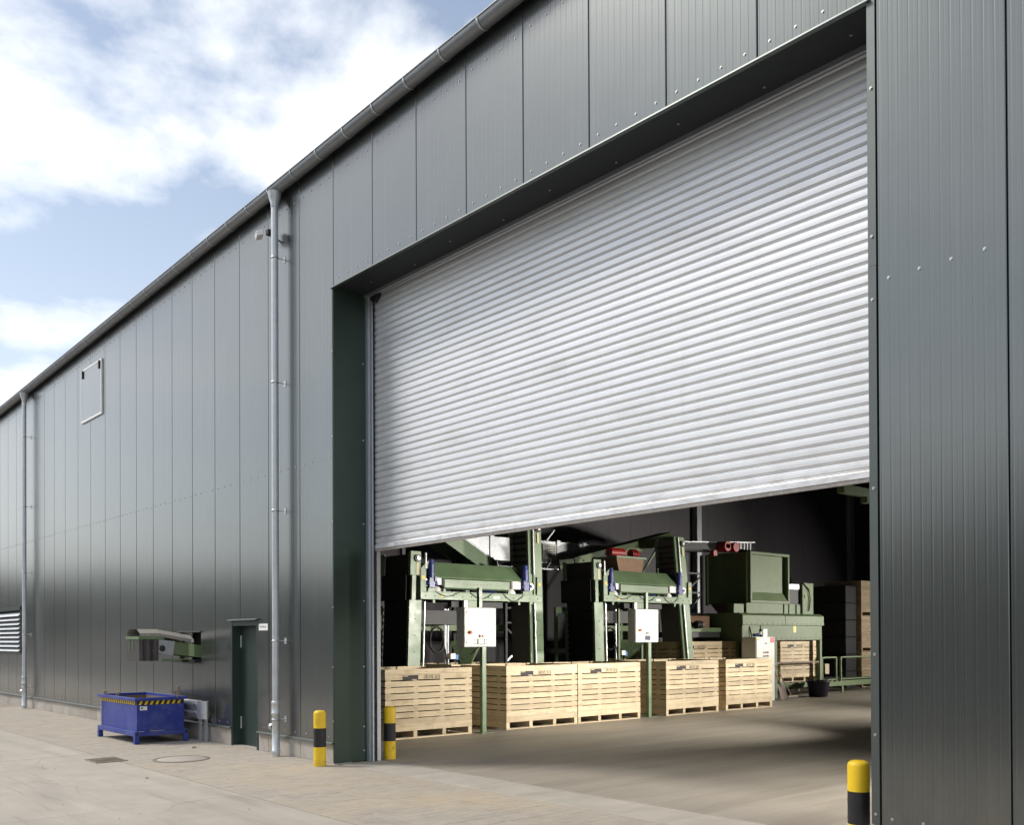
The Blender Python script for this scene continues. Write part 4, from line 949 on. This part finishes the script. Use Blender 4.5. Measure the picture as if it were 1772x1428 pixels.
i2 = thing('rising_conveyor', 'dull green conveyor rising to the right behind the right filling machine', 'conveyor', (-6.4, 13, 0))
for x in (-6.2, -6.8): MB().bar((x, 10.9, 3.72), (x, 14.9, 4.66), .05, .30).build('side_beam', GREEND, i2, .004)
MB().bar((-6.5, 10.9, 3.86), (-6.5, 14.9, 4.80), .54, .04).build('belt', BELT, i2)
for k in range(9): MB().cyl((-6.17, 11.2+.42*k, 3.80+.0987*k), (-6.155, 11.2+.42*k, 3.80+.0987*k), .025, 8).build('roller_end', DARK, i2)
for y in (11.6, 12.9, 14.2): MB().box(-6.25, -6.18, y, y+.07, 0, 3.75+(y-10.9)*.235).build('leg', GREEND, i2)
MB().bar((-6.2, 11.6, 2.6), (-6.2, 12.9, 4.0), .05, .05).build('brace', GREEND, i2); MB().bar((-6.2, 12.9, 2.8), (-6.2, 14.2, 4.3), .05, .05).build('brace', GREEND, i2)
i3 = thing('feed_conveyor', 'black feed conveyor with red motors above the large green hopper', 'conveyor', (-5.4, 16, 0))
MB().bar((-5.3, 13.6, 4.16), (-5.3, 17.2, 4.36), .5, .10).build('belt', BELT, i3); MB().bar((-5.02, 13.6, 4.24), (-5.02, 17.0, 4.46), .03, .18).build('side_guard', DARK, i3)
MB().bar((-5.0, 13.6, 4.36), (-5.0, 17.2, 4.56), .03, .03).build('top_rail', GALV, i3)
for k in range(6): MB().box(-5.01, -4.995, 16.2+.16*k, 16.22+.16*k, 4.32, 4.52).build('side_stud', GALV, i3)
for y in (15.5, 15.9): MB().cyl((-4.98, y, 4.33), (-4.70, y, 4.33), .14, 18).build('motor', REDM, i3); MB().cyl((-4.699, 15.5, 4.33), (-4.66, 15.5, 4.33), .06, 12).build('motor_cap', REDM, i3)
MB().box(-5.0, -4.85, 15.05, 15.2, 4.05, 4.2).build('motor', REDM, i3)
for y in (14.55, 15.25):
    MB().box(-5.5, -5.43, y, y+.07, 0, 4.1).build('leg', DARK, i3)
for z in (3.0, 3.55, 2.4): MB().box(-5.48, -5.44, 14.62, 15.25, z, z+.05).build('tie', DARK, i3)
MB().bar((-5.46, 14.6, 3.05), (-5.46, 15.3, 3.55), .04, .04).build('brace', DARK, i3); MB().bar((-5.46, 14.6, 2.45), (-5.46, 15.3, 3.0), .04, .04).build('brace', DARK, i3)
wf = thing('walkway_frame', 'dark steel walkway frame with thin railings between the filling machines', 'frame', (-6, 8, 0))
for y in (7.75, 8.9): 
    for x in (-5.4, -6.3): MB().box(x, x+.06, y, y+.06, 0, 3.0).build('post', DARK, wf)
for z in (2.1, 2.45, 2.95): MB().box(-5.4, -5.36, 7.8, 8.9, z, z+.04).build('rail', GALV if z > 2.9 else DARK, wf)
MB().bar((-5.4, 7.8, 1.2), (-5.4, 8.9, 2.0), .04, .04).build('brace', GALV, wf); MB().bar((-5.4, 7.8, 2.0), (-5.4, 8.9, 1.2), .04, .04).build('brace', DARK, wf)
MB().box(-5.35, -5.29, 7.80, 7.84, 2.6, 3.1).build('ladder_rail', CREAM, wf)
pp = thing('standing_pipe', 'thin pale green upright with a side arm left of the right filling machine', 'post', (-5, 9.13, 0))
MB().box(-5.03, -4.97, 9.02, 9.10, 0, 2.50).build('upright', GREEN, pp); MB().box(-5.02, -4.97, 9.101, 9.40, 2.36, 2.50).build('arm', GREEN, pp)

# ---- crate filler / hopper machine on the right
hm = thing('hopper_machine', 'large dusty green hopper machine with hooded cabinet enclosing a crate', 'machine', (-4.6, 17, 0))
def HB(x0, x1, y0, y1, za, zb, nm, mt=GREEND, bv=.006, par=None): return MB().box(x0, x1, y0, y1, za, zb).build(nm, mt, par or hm, bv)
# hopper box with a recessed front
t = .06
hb = HB(-6.05, -4.63, 16.28, 18.26, 2.74, 4.22, 'hopper', bv=.004)
HB(-4.629, -4.50, 16.28, 18.26, 2.74, 2.82, 'hopper_rim', par=hb); HB(-4.629, -4.50, 16.28, 18.26, 4.14, 4.22, 'hopper_rim', par=hb); HB(-4.629, -4.50, 16.28, 16.36, 2.821, 4.139, 'hopper_rim', par=hb); HB(-4.629, -4.50, 18.18, 18.26, 2.821, 4.139, 'hopper_rim', par=hb)
mb = MB(); mb.prism([(-4.628, 2.822), (-4.51, 2.822), (-4.628, 3.06)], 'y', 16.362, 18.178); mb.build('hopper_ledge', GREEND, hb)
HB(-6.06, -5.98, 16.22, 16.279, 2.70, 4.20, 'corner_angle', par=hb); HB(-4.68, -4.60, 16.23, 16.279, 2.76, 4.2, 'corner_angle', par=hb)
mb = MB(); mb.prism([(-6.0, 2.739), (-4.7, 2.739), (-5.0, 2.42), (-5.7, 2.42)], 'y', 16.4, 17.0); mb.build('hopper_outlet', CARD, hm)
HB(-4.75, -4.50, 15.48, 15.95, 2.38, 2.70, 'side_box'); HB(-4.75, -4.45, 16.0, 18.1, 2.43, 2.735, 'neck'); HB(-4.75, -4.45, 18.15, 18.75, 2.43, 2.735, 'neck')
for y in (17.85, 18.5): HB(-4.449, -4.42, y, y+.05, 2.43, 2.73, 'neck_rib', bv=0)
HB(-5.4, -4.5, 18.95, 19.55, 2.43, 3.40, 'switch_column'); MB().tube([(-4.48, 18.98, 3.38), (-4.47, 19.25, 3.2), (-4.46, 19.32, 2.9), (-4.47, 19.25, 2.55)], .02, 6).build('cable', BLK, hm)
MB().cyl((-4.499, 19.08, 2.98), (-4.46, 19.08, 2.98), .03, 10).build('button', YLAB, hm)
HB(-5.4, -4.6, 18.28, 18.94, 2.6, 3.2, 'dark_box', DARK); HB(-4.599, -4.58, 18.28, 18.94, 3.2, 3.35, 'top_bar', GALV, 0)  # plain dark block between hopper and switch column
# hooded cabinet
for a, b in ((15.14, 17.18), (17.20, 19.25)):
    mb = MB(); mb.prism([(-5.6, 2.09), (-3.96, 2.09), (-3.96, 2.36), (-4.08, 2.43), (-5.6, 2.43)], 'y', a, b); mb.build('hood', GREEND, hm, .004)
HB(-4.04, -4.0, 15.16, 19.2, 1.66, 2.085, 'front_panel'); HB(-5.6, -4.05, 15.16, 15.2, .5, 2.085, 'side_panel', bv=0); HB(-5.6, -4.05, 19.16, 19.2, 1.66, 2.085, 'side_panel', bv=0)
for y in (15.16, 16.72, 19.08): HB(-4.12, -4.0, y, y+.12, 0, 1.655, 'leg')
for y in (15.16, 19.08): HB(-5.6, -5.48, y, y+.12, 0, 2.085, 'leg')
HB(-3.999, -3.996, 17.66, 17.80, 1.88, 2.07, 'warning_plate', YLAB, 0)
mb = MB()
for k in range(16): mb.cyl((-3.9995, 15.3+.25*k, 1.72), (-3.99, 15.3+.25*k, 1.72), .014, 6); mb.cyl((-3.9595, 15.3+.25*k, 2.13), (-3.95, 15.3+.25*k, 2.13), .014, 6)
mb.build('bolts', DARK, hm)
MB().tube([(-3.99, 15.5, 2.05), (-3.97, 15.52, 1.9), (-3.96, 15.6, 1.6), (-3.8, 15.4, 1.5)], .016, 6).build('cable', BLK, hm)
HB(-4.06, -4.02, 16.85, 19.07, .98, 1.03, 'guard_bar', RUSTY, 0)
HB(-4.10, -4.02, 16.85, 19.07, .26, .40, 'low_beam')
HB(-5.6, -4.1, 15.3, 19.0, 1.65, 1.66, 'underside', DARK, 0)
HB(-5.9, -4.7, 13.2, 15.10, 1.75, 1.9, 'side_conveyor', DARK); HB(-4.72, -4.66, 13.2, 15.1, 1.90, 2.02, 'side_conveyor_rail', GREEND); HB(-5.6, -4.9, 13.9, 14.9, 2.0, 2.35, 'brown_cover', CARD)
motor(hm, (-4.6, 13.9, 2.1), (0, 1, 0), .10, .3, DARK)
for x in (-4.7, -5.8): HB(x, x+.08, 13.3, 13.38, 0, 1.75, 'leg')
# roller conveyor carrying the raised crates
rc = thing('roller_conveyor', 'low green roller conveyor running under the raised crates', 'conveyor', (-4.9, 16, 0))
for x in (-4.13, -5.75): MB().box(x-.06, x, 12.4, 23.4, .22, .38).build('side_rail', GREEND, rc, .004)
rm = MB().cyl((-5.68, 0, 0), (-4.2, 0, 0), .04, 10).mesh('roller'); rm.materials.append(GALV)
y = 12.6
while y < 23.3:
    o = bpy.data.objects.new('roller', rm); COL.objects.link(o); o.parent = rc; o.location = (0, y, .365); o.matrix_parent_inverse = Matrix.Translation((4.9, -16, 0)); y += .30
for y in (12.6, 14.9, 17.6, 20.6, 23.2):
    for x in (-4.18, -5.74): MB().box(x, x+.05, y-.05, y+.05, 0, .22).build('leg', GREEND, rc)
MB().box(-4.35, -4.28, 15.9, 16.6, .10, .18).build('drive_cover', GREEND, rc)
# fence panels
fr = thing('guard_fence', 'green tube guard fence above the roller conveyor at the far right', 'fence', (-4.1, 21.5, 0))
for a, b in ((19.35, 20.15), (20.42, 22.9)):
    for y in (a, b): MB().box(-4.12, -4.07, y-.025, y+.025, .38, 1.13).build('post', GREEND, fr)
    for z in (.42, 1.10): MB().box(-4.115, -4.075, a+.026, b-.026, z, z+.04).build('rail', GREEND, fr)
MB().box(-4.06, -4.05, 19.45, 19.68, .62, .93).build('notice_board', HANDLE, fr)

# ---- switch cabinet, bottle, papers
sc_ = thing('switch_cabinet', 'grey switch cabinet with button rows standing before the hopper machine', 'switch cabinet', (-3.4, 15.2, 0))
MB().box(-3.75, -3.3, 14.79, 15.66, .02, 1.76).build('housing', LGREY, sc_, .008); MB().box(-3.299, -3.288, 14.81, 15.64, .9, 1.745).build('door', LGREY, sc_, .004)
for i in range(3):
    for j in range(2): MB().cyl((-3.287, 15.13+.09*i, 1.34-.10*j), (-3.27, 15.13+.09*i, 1.34-.10*j), .022, 10).build('button', (RED, BLKP, DARK)[i], sc_)
MB().box(-3.2875, -3.282, 15.18, 15.30, 1.52, 1.62).build('meter', WHITE, sc_); MB().box(-3.2815, -3.280, 15.20, 15.28, 1.56, 1.60).build('meter_window', INK, sc_)
MB().box(-3.2875, -3.284, 14.83, 14.94, 1.67, 1.72).build('warning_sticker', YLAB, sc_); MB().box(-3.2875, -3.284, 15.44, 15.62, 1.60, 1.74).build('red_sticker', RED, sc_)
MB().box(-3.7, -3.35, 14.85, 15.6, 0, .02).build('base', DARK, sc_)
bt = MB(); bt.lathe([(.0005, .001), (.036, .001), (.038, .02), (.038, .17), (.03, .20), (.014, .235), (.013, .29), (.016, .292), (.016, .305), (.0005, .306)], (-3.45, 15.22, 1.76), 16)
bo = bt.build('bottle', mat('bottle_glass', (.012, .03, .012), .12, 0, .05)); tag(bo, 'dark green glass bottle on top of the grey switch cabinet', 'bottle')
MB().lathe([(.0385, .06), (.0385, .14)], (-3.45, 15.22, 1.76), 16).build('bottle_label', WHITE, bo)
nb = thing('note_pad', 'white paper note standing on the grey switch cabinet', 'paper', (-3.42, 15.38, 1.761)); MB().box(-3.43, -3.41, 15.30, 15.48, 1.761, 1.97).build('sheet', WHITE, nb); MB().box(-3.4095, -3.4090, 15.34, 15.45, 1.86, 1.868).build('printed_line', INK, nb); MB().box(-3.4095, -3.4090, 15.34, 15.43, 1.90, 1.906).build('printed_line', INK, nb)
gv = thing('work_gloves', 'pair of dark blue work gloves lying on the grey switch cabinet', 'gloves', (-3.45, 14.98, 1.761))
for dy in (0, .12):
    bm = bmesh.new(); bmesh.ops.create_icosphere(bm, subdivisions=2, radius=.06); rr = random.Random(int(dy*100)+2)
    vs = [(-3.45+v.co.x*1.1+rr.uniform(-.006, .006), 14.96+dy+v.co.y*1.2, 1.81+v.co.z*.75+rr.uniform(-.008, .008)) for v in bm.verts]; fs = [tuple(v.index for v in f.verts) for f in bm.faces]; bm.free()
    mb = MB(); mb.add(vs, fs, True); mb.build('glove', BLUEM, gv)
# rags hanging
rg = thing('hanging_rags', 'pale sacks hanging beside the shovel on the hopper machine', 'sacks', (-3.98, 16.3, .5))
for k, (y, w, za, zb_) in enumerate(((15.85, .22, .75, 1.55), (16.1, .25, .55, 1.62), (16.38, .2, .9, 1.58))):
    n = 6; mm = 7; vs = []
    for i in range(n):
        for j in range(mm):
            vs.append((-3.93+.03*math.sin(i*1.7+k)+.012*math.sin(j*1.3+i), y+w*(i/(n-1)-.5)*(1-.25*j/(mm-1))+.02*math.sin(j+k), zb_+(za-zb_)*j/(mm-1)+.03*math.sin(i*2.2)*(j/(mm-1))))
    mb = MB(); mb.add(vs, [(i*mm+j, (i+1)*mm+j, (i+1)*mm+j+1, i*mm+j+1) for i in range(n-1) for j in range(mm-1)], True); mb.add([(x-.012, y_, z) for x, y_, z in vs], [(i*mm+j+1, (i+1)*mm+j+1, (i+1)*mm+j, i*mm+j) for i in range(n-1) for j in range(mm-1)], True)
    mb.build('sack', (HANDLE, LGREY, CREAM)[k], rg)
# shovel and broom leaning on the machine
sv = thing('shovel', 'steel shovel with wooden handle leaning against the green machine', 'shovel', (-3.5, 16.4, 0))
MB().cyl((-3.60, 16.36, .42), (-3.93, 16.17, 1.50), .019, 10).build('handle', HANDLE, sv)
n = 7; vs = []
for i in range(n):
    u = i/(n-1)-.5
    for v_ in (0, 1): vs.append((-3.47-.10*v_-.04*(1-4*u*u)*1.0+.02, 16.36+u*(.36-.04*v_)+.0, .012+.40*v_-(.03*4*u*u if v_ else 0)))
mb = MB(); mb.add(vs, [(2*i, 2*i+2, 2*i+3, 2*i+1) for i in range(n-1)], True); mb.add([(x-.006, y_, z) for x, y_, z in vs], [(2*i+1, 2*i+3, 2*i+2, 2*i) for i in range(n-1)], True); mb.build('blade', RUSTY, sv); MB().cyl((-3.575, 16.36, .36), (-3.63, 16.345, .56), .026, 10).build('socket', RUSTY, sv)
br = thing('broom', 'broom with dark bristles leaning against the green machine right of the shovel', 'broom', (-3.5, 17.0, 0))
MB().cyl((-3.55, 16.85, .08), (-3.95, 16.24, 1.45), .013, 8).build('handle', HANDLE, br); MB().box(-3.59, -3.51, 16.62, 17.12, .06, .10).build('head', HANDLE, br, .008); MB().box(-3.60, -3.50, 16.61, 17.13, .0, .06).build('bristles', BLK, br)
tb = MB(); tb.lathe([(.0005, .01), (.24, .01), (.26, .02), (.32, .44), (.345, .45), (.345, .475), (.315, .475), (.24, .03), (.0005, .03)], (-3.56, 18.25, 0), 28); to = tb.build('plastic_tub', TUB); tag(to, 'dark blue plastic tub standing on the hall floor', 'tub')
for s in (-1, 1): MB().tube([(-3.56+.1, 18.25+s*.335, .46), (-3.56+.08, 18.25+s*.40, .50), (-3.56-.08, 18.25+s*.40, .50), (-3.56-.1, 18.25+s*.335, .46)], .016, 6).build('handle', TUB, to)
# overhead beam at the right, pendant control at the left jamb
ob = thing('overhead_beam', 'green overhead beam end showing under the door at the top right', 'beam', (-1, 16, 5))
MB().box(-1.2, -1.0, 15.3, 21.0, 5.40, 5.62).build('beam', GREEND, ob, .006); MB().box(-1.2, -1.0, 16.45, 16.7, 5.25, 5.399).build('bracket', GREEND, ob); MB().bar((-1.05, 15.55, 5.62), (-1.05, 15.72, 5.9), .05, .05).build('brace', GREEND, ob)
for y in (15.8, 20.5): MB().box(-1.14, -1.06, y, y+.08, 5.63, 9.6).build('hanger', DARK, ob)
pc = thing('pendant_control', 'green grey switch box hanging on a looped cable behind the left guide rail', 'control', (-.5, 1.0, 1.9))
MB().box(-.56, -.46, .94, 1.09, 1.88, 2.00).build('switch_box', GREEN, pc, .006); MB().box(-.56, -.46, .94, 1.09, 2.003, 2.12).build('switch_box', GREEN, pc, .006)
MB().tube([(-.5, .96, 3.6), (-.5, .97, 2.6), (-.5, .985, 2.3), (-.5, 1.02, 2.17), (-.5, 1.07, 2.2), (-.5, 1.10, 2.4), (-.5, 1.08, 3.6)], .011, 6).build('cable', DARK, pc)
MB().box(-.62, -.55, .98, 1.04, 0, 3.6).build('post', DARK, pc)

# ---- added fill lights on tripods, unseen, brightening crates, machines and floor
def fill_light(x, y, z, tx, ty, tz, watt, label, spread):
    c = thing('fill_light', label, 'lamp', (x, y, 0), 'added tripod fill lights inside the hall')
    d = (Vector((tx, ty, tz))-Vector((x, y, z))).normalized(); q = d.to_track_quat('-Z', 'Y'); M = Matrix.Translation((x, y, z)) @ q.to_matrix().to_4x4()
    mb = MB(); mb.box(-.30, .30, -.22, .22, .03, .12, M); mb.box(-.32, -.30, -.22, .22, -.02, .12, M); mb.box(.30, .32, -.22, .22, -.02, .12, M); mb.box(-.3, .3, -.24, -.22, -.02, .12, M); mb.box(-.3, .3, .22, .24, -.02, .12, M); mb.build('housing', DARK, c)
    MB().box(-.29, .29, -.21, .21, .018, .028, M).build('fill_panel', FILLM, c)
    MB().cyl((x+.1, y, .7), (x+.1, y, z), .02, 8).build('mast', GALV, c)
    for k in range(3): MB().cyl((x+.1, y, .75), (x+.1+.55*math.cos(k*2.094), y+.55*math.sin(k*2.094), 0), .014, 8).build('leg', GALV, c)
    ld = bpy.data.lights.new('fill_light_beam', 'AREA'); ld.shape = 'RECTANGLE'; ld.size = .58; ld.size_y = .42; ld.energy = watt; ld.color = (1, .95, .86); ld.spread = R(spread)
    lo = bpy.data.objects.new('fill_light_beam', ld); COL.objects.link(lo); lo.matrix_world = M @ Matrix.Translation((0, 0, -.01)); lo.parent = c; lo.matrix_parent_inverse = Matrix.Translation((-x, -y, 0))
FILLM = mat('fill_panel', (.8, .8, .8), .5, 0, 0, emit=((1, .97, .9), 4))  # glowing panel of the added fill lights
fill_light(5.0, 10.2, 2.6, -2.2, 5.8, 1.9, 205, 'added tripod fill light nearest the roller door', 76)
fill_light(4.4, 15.6, 2.6, -2.6, 11.2, 1.9, 205, 'middle added tripod fill light', 84)
fill_light(2.6, 24.8, 2.8, -4.3, 17.6, 2.2, 230, 'third added tripod fill light facing the hopper machine', 80)
fill_light(2.2, 27.5, 2.5, -5.3, 25.0, 1.9, 45, 'rearmost added tripod fill light near the crate stack', 60)
fill_light(9.9, 3.8, 2.6, 6.2, 3.3, 0, 85, 'added tripod fill light standing just behind the right front wall', 70)

# ================================================================== ACROSS THE YARD (seen only as reflections in the cladding)
fh = thing('opposite_barn', 'brown rendered barn on the other side of the yard', 'building', (0, -42, 0))
mb = MB(); mb.prism([(-58, -.05), (-44, -.05), (-44, 7), (-51, 11), (-58, 7)], 'x', -30, 40); mb.build('walls', BRICK, fh)
mb = MB(); mb.prism([(-43.4, 6.85), (-43.4, 7.05), (-51, 11.4), (-58.6, 7.05), (-58.6, 6.85), (-51, 11.2)], 'x', -30.6, 40.6); mb.build('roof', ROOFM, fh)
lm_ = MB(); rs = random.Random(11); tm_ = MB()
for i in range(70):
    ang = R(180+rs.uniform(2, 60)); d = rs.uniform(90, 130); cx_, cy_ = d*math.cos(ang)-5, d*math.sin(ang)-8; hh = rs.uniform(7, 11)
    tm_.cyl((cx_, cy_, -.05), (cx_, cy_, hh*.6), .25, 6)
    for k in range(90):
        t = rs.uniform(0, 6.28); r_ = rs.uniform(.3, 1)**.5*3.6; z = hh*.55+rs.uniform(-.4, .5)*hh*.9; sc = rs.uniform(.5, 1.1)
        p = Vector((cx_+r_*math.cos(t), cy_+r_*math.sin(t), max(z, .6))); e = Euler((rs.uniform(0, 3), rs.uniform(0, 3), rs.uniform(0, 3))).to_matrix()
        lm_.add([p+e @ Vector(v)*sc for v in ((-1, -.7, 0), (1, -.7, .2), (1.1, .7, 0), (-.9, .8, .3))], [(0, 1, 2, 3)])
wd = lm_.build('far_wood', LEAF); wd['kind'] = 'stuff'; wd['label'] = 'dark wood beyond the far end of the yard'; wd['category'] = 'wood'
tm_.build('trunks', BARK, wd)['kind'] = 'stuff'
